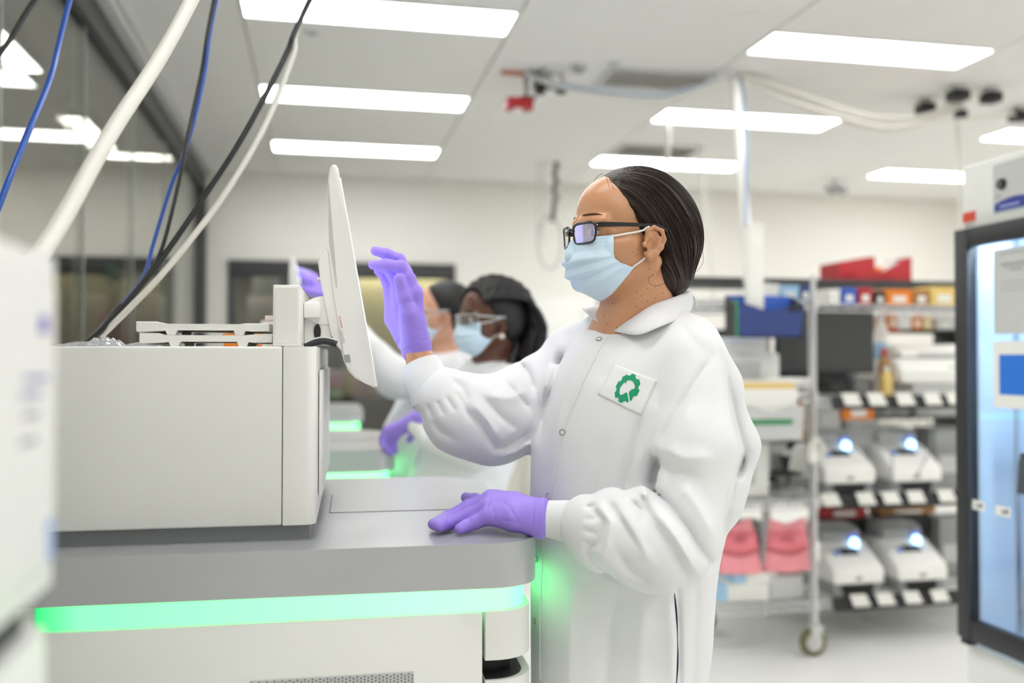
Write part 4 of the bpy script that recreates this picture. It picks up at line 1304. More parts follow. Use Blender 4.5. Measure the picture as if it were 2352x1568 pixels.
# red alarm and outlets left of the vent
v = spot(1192, 243, Y=4.9)
t = thing('alarm_beacon', 'red alarm beacon with a white lens hanging under the ceiling', 'alarm', (v.x, v.y, v.z))
part('housing', prism(nb(), rrect(-0.075, 0.075, -0.05, 0.05, 0.02, 5), 'z', -0.02, 0.035, 0.008), M['redc'], t)
part('lens', tube(nb(), [(-0.01, 0, -0.045), (-0.01, 0, -0.03), (-0.01, 0, -0.02)], [0.012, 0.026, 0.03], 14), M['white2'], t)
part('stem', tube(nb(), [(0.04, 0, 0.03), (0.04, 0, CZ - v.z)], 0.012, 10), M['grey'], t)
part('black_collar', bx(0.0, 0.085, -0.045, 0.045, 0.032, 0.045, 0.003), M['dark'], t)
for k, (px, py) in enumerate([(1240, 206), (1289, 205)]):
    v = spot(px, py, Y=4.8)
    t = thing('ceiling_outlet', ['black outlet hanging left of another by the grey cables', 'black outlet hanging right of another by the grey cables'][k], 'outlet', tuple(v), 0, 'black outlets near the red alarm')
    part('housing', bx(-0.026, 0.026, -0.026, 0.026, -0.024, 0.024, 0.006), M['dark'], t)
    part('drop_cord', tube(nb(), spline([(0, 0, 0.02), (0.01, 0, 0.05), (-0.005, 0, CZ - v.z)], 6), 0.007, 6), M['grey'], t)
v = spot(1183, 165, Z=CZ)
t = thing('ceiling_label', 'small orange brown plate on the ceiling above the red alarm', 'plate', (v.x, v.y, CZ))
part('plate', bx(-0.075, 0.075, -0.025, 0.025, -0.014, 0, 0.003), mat('terracotta_plate', 'b9795e', 0.6), t)
part('plate_bracket', bx(0.07, 0.1, -0.01, 0.01, -0.02, 0, 0.002), M['grey'], t)
v = spot(1330, 150, Z=CZ)
t = thing('smoke_detector', 'small round white detector on the ceiling left of the air vent', 'detector', (v.x, v.y, CZ))
part('base', tube(nb(), [(0, 0, -0.02), (0, 0, 0)], [0.045, 0.05], 18), M['lgrey'], t)
part('head', tube(nb(), [(0, 0, -0.04), (0, 0, -0.02)], [0.02, 0.036], 16), M['grey'], t)
for k, (px, py, c) in enumerate([(716, 75, 0), (1412, 145, 0)]):
    v = spot(px, py, Z=CZ)
    t = thing('sprinkler', ['small round sprinkler plate beside the nearest lamp, by the cables', 'small round sprinkler plate between the alarm and the air vent'][k], 'sprinkler', (v.x, v.y, CZ), 0, 'sprinkler plates')
    part('plate', tube(nb(), [(0, 0, -0.006), (0, 0, 0)], [0.03, 0.036], 18), M['lgrey'], t)
    part('nozzle', tube(nb(), [(0, 0, -0.02), (0, 0, -0.006)], 0.008, 8), M['steel'], t)
v = spot(1917, 436, Y=7.2)
t = thing('twin_spotlight', 'pair of small grey spotlights low on the ceiling near the back wall', 'spotlight', (v.x, v.y, CZ))
part('bracket', tube(nb(), [(0, 0, v.z - CZ + 0.02), (0, 0, 0)], 0.012, 8), M['grey'], t)
for s in (-1, 1):
    part('lamp_head', tube(nb(), [(s * 0.05, -0.06, v.z - CZ - 0.02), (s * 0.05, 0.03, v.z - CZ + 0.02)], [0.038, 0.028], 14), M['grey'], t)

# leaning white service pole from the ceiling to the cart
p1, p0 = spot(1686, 172, Z=CZ), spot(1722, 640, Y=4.40)
t = thing('service_pole', 'leaning white service pole between ceiling and cart, behind the head', 'pole', (0, 0, 0))
part('pole', tube(nb(), spline([p1, p1.lerp(p0, 0.35) + Vector((0.0, 0.0, -0.02)), p1.lerp(p0, 0.7), p0], 6), 0.026, 10), M['white2'], t)
part('blue_line', tube(nb(), spline([p1 + Vector((0.04, 0, -0.01)), p1.lerp(p0, 0.2) + Vector((0.05, 0, 0.0)), p1.lerp(p0, 0.5) + Vector((0.012, -0.03, 0)), p0 + Vector((-0.03, -0.02, 0))], 6), 0.008, 8), mat('dull_blue_line', '8fa3c4', 0.5), t)
part('ceiling_cup', tube(nb(), [p1 - Vector((0, 0, 0.03)), p1], [0.03, 0.045], 14), M['lgrey'], t)
part('pole_foot', tube(nb(), [p0 - Vector((0, 0, 0.02)), p0 + Vector((0, 0, 0.01))], 0.034, 12), M['lgrey'], t)
for k, (a, b, m, r_) in enumerate([((1604, 330), (1640, 690), 'whitec', 0.011), ((1533, 262), (1530, 380), 'whitec', 0.014), ((2196, 235), (2208, 620), 'whitec', 0.010)]):
    pa = spot(*a, Z=CZ)
    pb = spot(b[0], b[1], Y=pa.y + 0.1)
    o = tag(part('ceiling_cable', tube(nb(), spline([pa, pa.lerp(pb, 0.5) + Vector((0.012, 0, 0)), pb], 6), r_, 8), M[m], None),
            ['thin pale cord hanging behind the head, left of the leaning pole', 'short pale cord at the farther air vent above the hair', 'thin pale cord hanging left of the fridge top'][k], 'cord', 'pale cords hanging from the ceiling')
# drooping white cables from the pole to the black sockets
for k, (dy, px1, py1, sag, lab) in enumerate([(0, 2196, 232, 0.0, 'top'), (0.05, 2204, 240, 0.05, 'second'), (0.10, 2210, 245, 0.10, 'third'), (0.02, 2200, 236, 0.14, 'fourth'), (0.0, 2330, 262, 0.12, 'lowest')]):
    pa = spot(1700 + 6 * k, 172 + 3 * k, Z=CZ - 0.02)
    pb = spot(px1, py1, Y=4.66)
    mid = spot(1985 + 8 * k, 262, Y=4.62 + dy) - Vector((0, 0, sag * 0.55))
    q1 = spot(1830, 212, Y=4.62 + dy) - Vector((0, 0, sag * 0.5))
    q3 = spot(2115, 266, Y=4.62 + dy) - Vector((0, 0, sag * 0.35))
    tag(part('cable', tube(nb(), spline([pa, q1, mid, q3, pb], 8), 0.0085, 8), M['whitec'], None),
        'white cable drooping from the service pole to the black sockets, %s of five' % lab, 'cable', 'drooping white cables')
for k, dz in enumerate((0.0, 0.03, 0.055)):
    pts = [spot(1205, 172, Z=CZ - 0.02), spot(1265, 190, Y=4.75), spot(1340, 196, Y=4.72), spot(1430, 206, Y=4.68), spot(1520, 212, Y=4.66), spot(1600, 196, Y=4.64), spot(1680, 174, Z=CZ - 0.03)]
    pts = [p - Vector((0.0, 0.02 * k, dz * math.sin(math.pi * i / 6))) for i, p in enumerate(pts)]
    tag(part('cable', tube(nb(), spline(pts, 6), 0.0075, 8), mat('pale_blue_cable_%d' % k, ['c9cfdb', 'aebbd2', 'd4d3cf'][k], 0.5), None),
        ['pale grey cable strung under the ceiling from alarm to pole, top of three', 'bluish cable strung under the ceiling from alarm to pole, middle of three', 'whitish cable strung under the ceiling from alarm to pole, lowest of three'][k], 'cable', 'cables strung from alarm to pole')
t = thing('cord_tangle', 'tangle of grey cords around the black outlets near the red alarm', 'cords', (0, 0, 0))
rr = random.Random(5)
for k in range(6):
    pa = spot(1205 + 12 * k, 165 + rr.uniform(-8, 4), Z=CZ - 0.005)
    pm = spot(1230 + rr.uniform(-15, 35), 185 + rr.uniform(-10, 20), Y=4.85)
    pb = spot(1235 + rr.uniform(-5, 60), 205, Y=4.8)
    part('cord', tube(nb(), spline([pa, pm, pb], 6), 0.006, 6), M['grey'], t)

# hanging curly cord with a loop in front of the back wall
t = thing('hanging_cord_loop', 'dark curly cord ending in a pale loop, hanging before the back wall', 'cord', (0, 0, 0))
Yk = 7.0
pts = [spot(1276 + 3 * math.sin(i * 1.3), 372 + i * 7.5, Y=Yk) for i in range(14)] + [spot(1272, 488, Y=Yk), spot(1268, 508, Y=Yk)]
part('curly_cord', tube(nb(), spline(pts, 4), 0.022, 8), mat('dull_dark_cord', '6f706c', 0.6, var=0.15), t)
loop = [spot(1263 + 28 * math.cos(R(a)), 555 + 62 * math.sin(R(a)), Y=Yk) for a in range(-90, 270, 18)]
part('loop', tube(nb(), loop, 0.011, 8, closed=True), mat('pale_loop', 'c9c9c6', 0.6), t)
part('ceiling_hook', tube(nb(), [spot(1274, 375, Y=Yk), Vector((spot(1274, 375, Y=Yk).x, Yk, CZ))], 0.016, 8), M['grey'], t)
for x in (1236, 1250):
    part('support_wire', tube(nb(), spline([spot(x, 372, Y=Yk), spot(x - 4, 440, Y=Yk), spot(x - 2, 560, Y=Yk)], 5), 0.007, 6), mat('pale_wire_%d' % x, 'cfcfcb', 0.6), t)
# ------------------------------------------------------------------ people: sculpted as distance fields, meshed with surface nets
def length(v):
    return np.sqrt((v * v).sum(-1))


def ell(p, c, r):
    q = (p - np.asarray(c, np.float32)) / np.asarray(r, np.float32)
    k0 = length(q)
    k1 = length(q / np.asarray(r, np.float32))
    return k0 * (k0 - 1) / np.maximum(k1, 1e-6)


def rc(p, a, b, ra, rb):
    a = np.asarray(a, np.float32)
    ab = np.asarray(b, np.float32) - a
    t = np.clip(((p - a) @ ab) / max(float(ab @ ab), 1e-9), 0, 1)
    return length(p - a - t[..., None] * ab) - (ra + (rb - ra) * t)


def smin(a, b, k):
    h = np.clip(0.5 + 0.5 * (b - a) / k, 0, 1)
    return b + (a - b) * h - k * h * (1 - h)


def smax(a, b, k):
    return -smin(-a, -b, k)


def chain(p, pts, rs, k=0.006):
    d = None
    for i in range(len(pts) - 1):
        e = rc(p, pts[i], pts[i + 1], rs[i], rs[i + 1])
        d = e if d is None else smin(d, e, k)
    return d


def surface_nets(fn, lo, hi, h, B=8, slack=1.5):
    lo = np.asarray(lo, np.float32)
    n = np.ceil((np.asarray(hi) - lo) / (h * B)).astype(int)
    I = np.stack(np.meshgrid(*[np.arange(k) for k in n], indexing='ij'), -1).reshape(-1, 3)
    ctr = lo + (I + 0.5) * h * B
    d = fn(ctr.astype(np.float32))
    I = I[np.abs(d) < h * B * 0.87 * slack]
    g = np.arange(B + 1)
    off = np.stack(np.meshgrid(g, g, g, indexing='ij'), -1).reshape(-1, 3)
    V = np.empty((len(I), B + 1, B + 1, B + 1), np.float32)
    for s in range(0, len(I), 256):
        b = I[s:s + 256]
        P = lo + ((b[:, None, :] * B + off[None]) * h).astype(np.float32)
        V[s:s + 256] = fn(P.reshape(-1, 3).astype(np.float32)).reshape(-1, B + 1, B + 1, B + 1)
    S = V < 0
    c = S.astype(np.int8)
    tot = sum(c[:, i:i + B, j:j + B, k:k + B] for i in (0, 1) for j in (0, 1) for k in (0, 1))
    mb, mi, mj, mk = np.nonzero((tot > 0) & (tot < 8))
    G = I[mb] * B + np.stack((mi, mj, mk), -1)
    dims = n * B
    key = (G[:, 0] * dims[1] + G[:, 1]) * dims[2] + G[:, 2]
    acc = np.zeros((len(mb), 3))
    cnt = np.zeros(len(mb))
    cv = {}
    for i in (0, 1):
        for j in (0, 1):
            for k in (0, 1):
                cv[i, j, k] = V[mb, mi + i, mj + j, mk + k]
    for a in cv:
        for ax in range(3):
            if a[ax] == 0:
                b = list(a)
                b[ax] = 1
                v0, v1 = cv[a], cv[tuple(b)]
                x = (v0 < 0) != (v1 < 0)
                t = np.where(x, v0 / np.where(x, v0 - v1, 1), 0)
                q = np.array(a, float)[None].repeat(len(mb), 0)
                q[:, ax] = t
                acc[x] += q[x]
                cnt[x] += 1
    pos = lo + (G + acc / cnt[:, None]) * h
    order = np.argsort(key)
    ks = key[order]

    def look(gg):
        kk = (gg[:, 0] * dims[1] + gg[:, 1]) * dims[2] + gg[:, 2]
        idx = np.clip(np.searchsorted(ks, kk), 0, len(ks) - 1)
        ok = (ks[idx] == kk) & (gg.min(1) >= 0)
        return np.where(ok, order[idx], -1)
    faces = []
    base = cv[0, 0, 0] < 0
    for ax in range(3):
        e = [0, 0, 0]
        e[ax] = 1
        other = cv[tuple(e)] < 0
        sel = base != other
        u, v = (ax + 1) % 3, (ax + 2) % 3
        gg = G[sel]
        du, dv = np.zeros(3, int), np.zeros(3, int)
        du[u], dv[v] = 1, 1
        q = np.stack((look(gg), look(gg - du), look(gg - du - dv), look(gg - dv)), -1)
        fl = base[sel]
        q = np.where(fl[:, None], q, q[:, ::-1])
        faces.append(q[(q >= 0).all(1)])
    return pos.astype(np.float32), np.concatenate(faces)


def smooth_verts(pos, F, it=2, lam=0.5):
    e = np.concatenate([F[:, [0, 1]], F[:, [1, 2]], F[:, [2, 3]], F[:, [3, 0]]])
    e = np.unique(np.sort(e, 1), axis=0)
    cnt = np.bincount(e.ravel(), minlength=len(pos)).astype(np.float64)
    for _ in range(it):
        acc = np.zeros((len(pos), 3))
        for a in range(3):
            acc[:, a] = np.bincount(e[:, 0], pos[e[:, 1], a], len(pos)) + np.bincount(e[:, 1], pos[e[:, 0], a], len(pos))
        pos = pos + lam * (acc / np.maximum(cnt, 1)[:, None] - pos)
    return pos


def mesh_np(name, V, F):
    me = bpy.data.meshes.new(name)
    me.vertices.add(len(V))
    me.vertices.foreach_set('co', np.ascontiguousarray(V, np.float32).ravel())
    k = F.shape[1]
    me.loops.add(F.size)
    me.loops.foreach_set('vertex_index', np.ascontiguousarray(F, np.int32).ravel())
    me.polygons.add(len(F))
    me.polygons.foreach_set('loop_start', np.arange(0, F.size, k, dtype=np.int32))
    me.update(calc_edges=True)
    me.validate()
    return me


def sdf_part(name, fn, lo, hi, h, m, parent, smooth=2, slack=1.5):
    V, F = surface_nets(fn, lo, hi, h, slack=slack)
    if smooth:
        V = smooth_verts(V, F, smooth)
    me = mesh_np(name, V, F)
    me.materials.append(m)
    me.polygons.foreach_set('use_smooth', [True] * len(me.polygons))
    o = bpy.data.objects.new(name, me)
    COL.objects.link(o)
    o.parent = parent
    return o


class Fig:
    """Frame of one person: x to the photograph's right, y away from the viewer, z up; origin on the floor at the feet."""

    def __init__(s, px, d):
        s.d = d
        w = spot(px, 822, d=d)
        s.o = Vector((w.x, w.y, 0))
        s.xr = (px - 1176) / FPX * d

    def J(s, px, py, d):
        w = spot(px, py, d=d) - s.o
        return np.array((w.x * CA - w.y * SA, w.x * SA + w.y * CA, w.z), np.float32)

    def pix(s, p):
        x = p[..., 0] + s.xo
        y = p[..., 1] + s.d
        zz = p[..., 2] - EYE
        c = y * CP + zz * SP
        u = zz * CP - y * SP
        return 1176 + FPX * x / c, 784 - FPX * u / c

    def setup(s):
        # camera position in the figure's frame
        w = -s.o
        s.cam = np.array((w.x * CA - w.y * SA, w.x * SA + w.y * CA, EYE), np.float32)
        s.xo = -s.cam[0]
        s.d = -s.cam[1]
        return s

    def hit(s, px, py, fn, d0, d1=3.0):
        a = s.J(px, py, d0)
        r = a - s.cam
        r = r / np.linalg.norm(r)
        p = a.copy()
        for _ in range(90):
            v = float(fn(p[None])[0])
            p = p + r * v * 0.7
            if abs(v) < 2e-4:
                break
        return p

    def hits(s, pts, fn, d0, off=0.0):
        P = np.array([s.hit(x, y, fn, d0) for x, y in pts])
        return P + grad(fn, P) * off


def grad(fn, P, e=0.0015):
    P = np.asarray(P, np.float32)
    g = np.stack([fn(P + np.eye(3, dtype=np.float32)[a] * e) - fn(P - np.eye(3, dtype=np.float32)[a] * e) for a in range(3)], -1)
    return g / np.maximum(length(g), 1e-9)[..., None]


def snap(fn, P, off=0.0, it=12):
    P = np.asarray(P, np.float32)
    for _ in range(it):
        P = P - grad(fn, P) * fn(P)[..., None]
    return P + grad(fn, P) * off


# ---- head, in head coordinates (forward, left, up), origin between the ear canals
def head_field(q, ears=True, eyes=True):
    s = q.copy()
    s[..., 1] = np.abs(s[..., 1])
    d = ell(q, (-0.010, 0, 0.050), (0.094, 0.0735, 0.086))
    d = smin(d, ell(q, (0.035, 0, 0.058), (0.066, 0.060, 0.066)), 0.02)
    d = smin(d, ell(q, (0.036, 0, -0.005), (0.062, 0.0655, 0.055)), 0.02)
    d = smin(d, ell(q, (0.042, 0, -0.040), (0.050, 0.047, 0.044)), 0.02)
    d = smin(d, ell(q, (0.072, 0, -0.068), (0.017, 0.019, 0.014)), 0.018)
    d = smin(d, rc(s, (-0.002, 0.058, -0.03), (0.06, 0.026, -0.070), 0.012, 0.009), 0.02)
    d = smin(d, rc(q, (0.096, 0, 0.026), (0.116, 0, -0.018), 0.0075, 0.011), 0.012)
    d = smin(d, rc(s, (0.100, 0.010, 0.038), (0.082, 0.050, 0.036), 0.009, 0.009), 0.014)
    d = smin(d, rc(s, (0.076, 0.040, -0.008), (0.035, 0.060, 0.000), 0.012, 0.010), 0.018)
    d = smax(d, -ell(s, (0.106, 0.034, 0.019), (0.016, 0.020, 0.012)), 0.010)
    if eyes:
        lid = length(s - np.array((0.0815, 0.033, 0.0195), np.float32)) - 0.0142
        d = smin(d, lid, 0.004)
        d = smax(d, -ell(s, (0.096, 0.036, 0.0195), (0.012, 0.0155, 0.0048)), 0.0016)
        # lid fold, under-eye fold
        d = d + 0.0012 * np.exp(-((s[..., 2] - 0.030 + 12 * (s[..., 1] - 0.035) ** 2) / 0.0018) ** 2) * (s[..., 0] > 0.06)
        d = d + 0.0010 * np.exp(-((s[..., 2] - 0.004 - 0.25 * (s[..., 1] - 0.035)) / 0.0028) ** 2) * (s[..., 0] > 0.05) * (s[..., 1] > 0.02)
    if ears:
        s = (s - np.array((0.014, 0, -0.002), np.float32)) / np.array((0.92, 1.0, 0.80), np.float32)
        e = ell(s, (-0.014, 0.0765, 0.006), (0.0165, 0.0055, 0.028))
        rim = chain(s, [(0.001, 0.0745, 0.010), (0.000, 0.079, 0.028), (-0.012, 0.083, 0.0355), (-0.026, 0.0865, 0.028), (-0.031, 0.087, 0.010), (-0.026, 0.084, -0.008)],
                    [0.0034, 0.0036, 0.0038, 0.0040, 0.0040, 0.0040], 0.003)
        lobe = chain(s, [(-0.026, 0.084, -0.008), (-0.016, 0.080, -0.020), (-0.005, 0.076, -0.026), (0.000, 0.073, -0.018)], [0.0042, 0.0058, 0.0062, 0.004], 0.004)
        anti = chain(s, [(-0.014, 0.081, 0.024), (-0.022, 0.083, 0.012), (-0.020, 0.0815, -0.006), (-0.010, 0.079, -0.012)], [0.003, 0.0034, 0.0034, 0.003], 0.003)
        e = smin(smin(smin(e, rim, 0.004), lobe, 0.005), anti, 0.003)
        e = smax(e, -ell(s, (-0.007, 0.0850, 0.000), (0.0098, 0.0105, 0.0135)), 0.002)
        e = smax(e, -chain(s, [(-0.004, 0.087, 0.0275), (-0.0185, 0.0895, 0.0225), (-0.0262, 0.0905, 0.008)], [0.0028, 0.0034, 0.0026], 0.002), 0.0015)
        e = smin(e, ell(s, (0.0045, 0.0765, -0.001), (0.0048, 0.0050, 0.0065)), 0.003)
        d = smin(d, e, 0.0035)
    return d


class Head:
    def __init__(s, fig, px, py, d, yaw, pitch=0.0, scale=1.0):
        s.c = fig.J(px, py, d)
        y = R(yaw)
        f = np.array((-math.cos(y) * math.cos(pitch), -math.sin(y) * math.cos(pitch), math.sin(pitch)))
        l = np.array((math.sin(y), -math.cos(y), 0.0))
        u = np.cross(f, l)
        s.M = np.stack((f, l, u), 0).astype(np.float32)
        s.k = scale

    def to(s, p):
        return ((p - s.c) @ s.M.T) / s.k

    def out(s, q):
        return np.asarray(q, np.float32) * s.k @ s.M + s.c

    def field(s, p, **k):
        return head_field(s.to(p), **k) * s.k


HL_U = [-0.30, -0.012, 0.002, 0.010, 0.020, 0.037, 0.060, 0.090, 0.107, 0.118, 0.145]
HL_F = [-0.030, -0.027, -0.010, 0.014, 0.024, 0.028, 0.040, 0.058, 0.072, 0.084, 0.12]


def hair_field(q, big=True):
    s = q.copy()
    s[..., 1] = np.abs(s[..., 1])
    d = ell(q, (-0.012, 0, 0.056), (0.104, 0.0815, 0.089))
    if big:
        d = smin(d, ell(q, (-0.053, 0, 0.020), (0.083, 0.078, 0.092)), 0.02)
        d = smin(d, ell(q, (-0.060, 0, -0.045), (0.052, 0.060, 0.045)), 0.02)
        d = smin(d, rc(q, (-0.072, 0.01, -0.055), (-0.060, 0.012, -0.094), 0.028, 0.011), 0.02)
    else:
        d = smin(d, ell(q, (-0.045, 0, 0.02), (0.072, 0.074, 0.075)), 0.02)
    g = np.interp(q[..., 2], HL_U, HL_F).astype(np.float32)
    w = 0.0008 * np.sin(q[..., 2] * 330 + q[..., 1] * 90) + 0.0010 * np.sin(q[..., 2] * 1310 + 2)
    d = smax(d, q[..., 0] - g - w, 0.014)
    d = smax(d, -ell(s, (0.003, 0.088, -0.006), (0.0265, 0.022, 0.0255)), 0.006)
    return d
def skin_material(name, col, freckles=0.0, rough=0.42):
    m = mat(name, col, rough, var=0.10, scale=22, bump=0.10, bscale=700, spec=0.45, sss=0.08)
    if freckles:
        nt = m.node_tree
        b = nt.nodes['Principled BSDF']
        src = b.inputs['Base Color'].links[0].from_socket
        vo = nt.nodes.new('ShaderNodeTexVoronoi')
        vo.inputs['Scale'].default_value = 210
        tc = nt.nodes.new('ShaderNodeTexCoord')
        nt.links.new(tc.outputs['Object'], vo.inputs['Vector'])
        rad = nt.nodes.new('ShaderNodeMath')
        rad.operation = 'MULTIPLY'
        rad.inputs[1].default_value = 0.36
        sep = nt.nodes.new('ShaderNodeSeparateColor')
        nt.links.new(vo.outputs['Color'], sep.inputs[0])
        pw = nt.nodes.new('ShaderNodeMath')
        pw.operation = 'POWER'
        pw.inputs[1].default_value = 4.0
        nt.links.new(sep.outputs[0], pw.inputs[0])
        nt.links.new(pw.outputs[0], rad.inputs[0])
        lt = nt.nodes.new('ShaderNodeMath')
        lt.operation = 'LESS_THAN'
        nt.links.new(vo.outputs['Distance'], lt.inputs[0])
        nt.links.new(rad.outputs[0], lt.inputs[1])
        fac = nt.nodes.new('ShaderNodeMath')
        fac.operation = 'MULTIPLY'
        sp = nt.nodes.new('ShaderNodeSeparateXYZ')
        nt.links.new(tc.outputs['Object'], sp.inputs[0])
        mr = nt.nodes.new('ShaderNodeMapRange')      # freckles on cheek and neck only
        mr.inputs[1].default_value, mr.inputs[2].default_value = 1.560, 1.520
        mr.inputs[3].default_value, mr.inputs[4].default_value = 0.0, freckles
        nt.links.new(sp.outputs[2], mr.inputs[0])
        nt.links.new(mr.outputs[0], fac.inputs[1])
        nt.links.new(lt.outputs[0], fac.inputs[0])
        mx = nt.nodes.new('ShaderNodeMix')
        mx.data_type = 'RGBA'
        mx.inputs[7].default_value = lin('4a2c1c')
        nt.links.new(fac.outputs[0], mx.inputs[0])
        nt.links.new(src, mx.inputs[6])
        nt.links.new(mx.outputs[2], b.inputs['Base Color'])
    return m


def hair_material(name, c0, c1, attr='strand'):
    m = bpy.data.materials.new(name)
    m.use_nodes = True
    nt = m.node_tree
    b = nt.nodes['Principled BSDF']
    at = nt.nodes.new('ShaderNodeAttribute')
    at.attribute_name = attr
    nz = nt.nodes.new('ShaderNodeTexNoise')
    nz.inputs['Scale'].default_value = 1.0
    nz.inputs['Detail'].default_value = 4
    nt.links.new(at.outputs['Vector'], nz.inputs['Vector'])
    cr = nt.nodes.new('ShaderNodeValToRGB')
    cr.color_ramp.elements[0].position, cr.color_ramp.elements[1].position = 0.35, 0.72
    cr.color_ramp.elements[0].color, cr.color_ramp.elements[1].color = lin(c0), lin(c1)
    nt.links.new(nz.outputs['Fac'], cr.inputs[0])
    nt.links.new(cr.outputs[0], b.inputs['Base Color'])
    bp = nt.nodes.new('ShaderNodeBump')
    bp.inputs['Strength'].default_value = 0.55
    bp.inputs['Distance'].default_value = 0.0022
    nt.links.new(nz.outputs['Fac'], bp.inputs['Height'])
    nt.links.new(bp.outputs['Normal'], b.inputs['Normal'])
    b.inputs['Roughness'].default_value = 0.46
    b.inputs['Specular IOR Level'].default_value = 0.4
    return m


M['skin1'] = skin_material('warm_brown_skin', 'cc9670', 0.6, 0.34)
M['skin2'] = skin_material('deep_brown_skin', '5f3a2c', 0, 0.4)
M['skin3'] = skin_material('light_skin', 'd8a488', 0, 0.5)
M['hair1'] = hair_material('straight_dark_hair', '18110e', '46352d')
M['eye'] = mat('eye_white', 'ded6cf', 0.2)
M['iris'] = mat('dark_iris', '2a1a12', 0.1)
POLE_A, POLE_B = np.array((0.088, 0.0, 0.118)), np.array((-0.066, 0.006, -0.090))


def strand_coords(q):
    ax = POLE_B - POLE_A
    L = np.linalg.norm(ax)
    ax = ax / L
    e1 = np.array((0.0, 1.0, 0.0))
    e1 = e1 - ax * (e1 @ ax)
    e1 /= np.linalg.norm(e1)
    e2 = np.cross(ax, e1)
    r = q - POLE_A
    return np.stack((np.arctan2(r @ e2, r @ e1) * 30.0, (r @ ax) / L * 2.2, np.zeros(len(q))), -1)


def hair_part(name, H, fn, lo, hi, h, m, parent):
    o = sdf_part(name, fn, lo, hi, h, m, parent, 1)
    n = len(o.data.vertices)
    co = np.empty(n * 3, np.float32)
    o.data.vertices.foreach_get('co', co)
    a = o.data.attributes.new('strand', 'FLOAT_VECTOR', 'POINT')
    a.data.foreach_set('vector', strand_coords(H.to(co.reshape(-1, 3))).astype(np.float32).ravel())
    return o


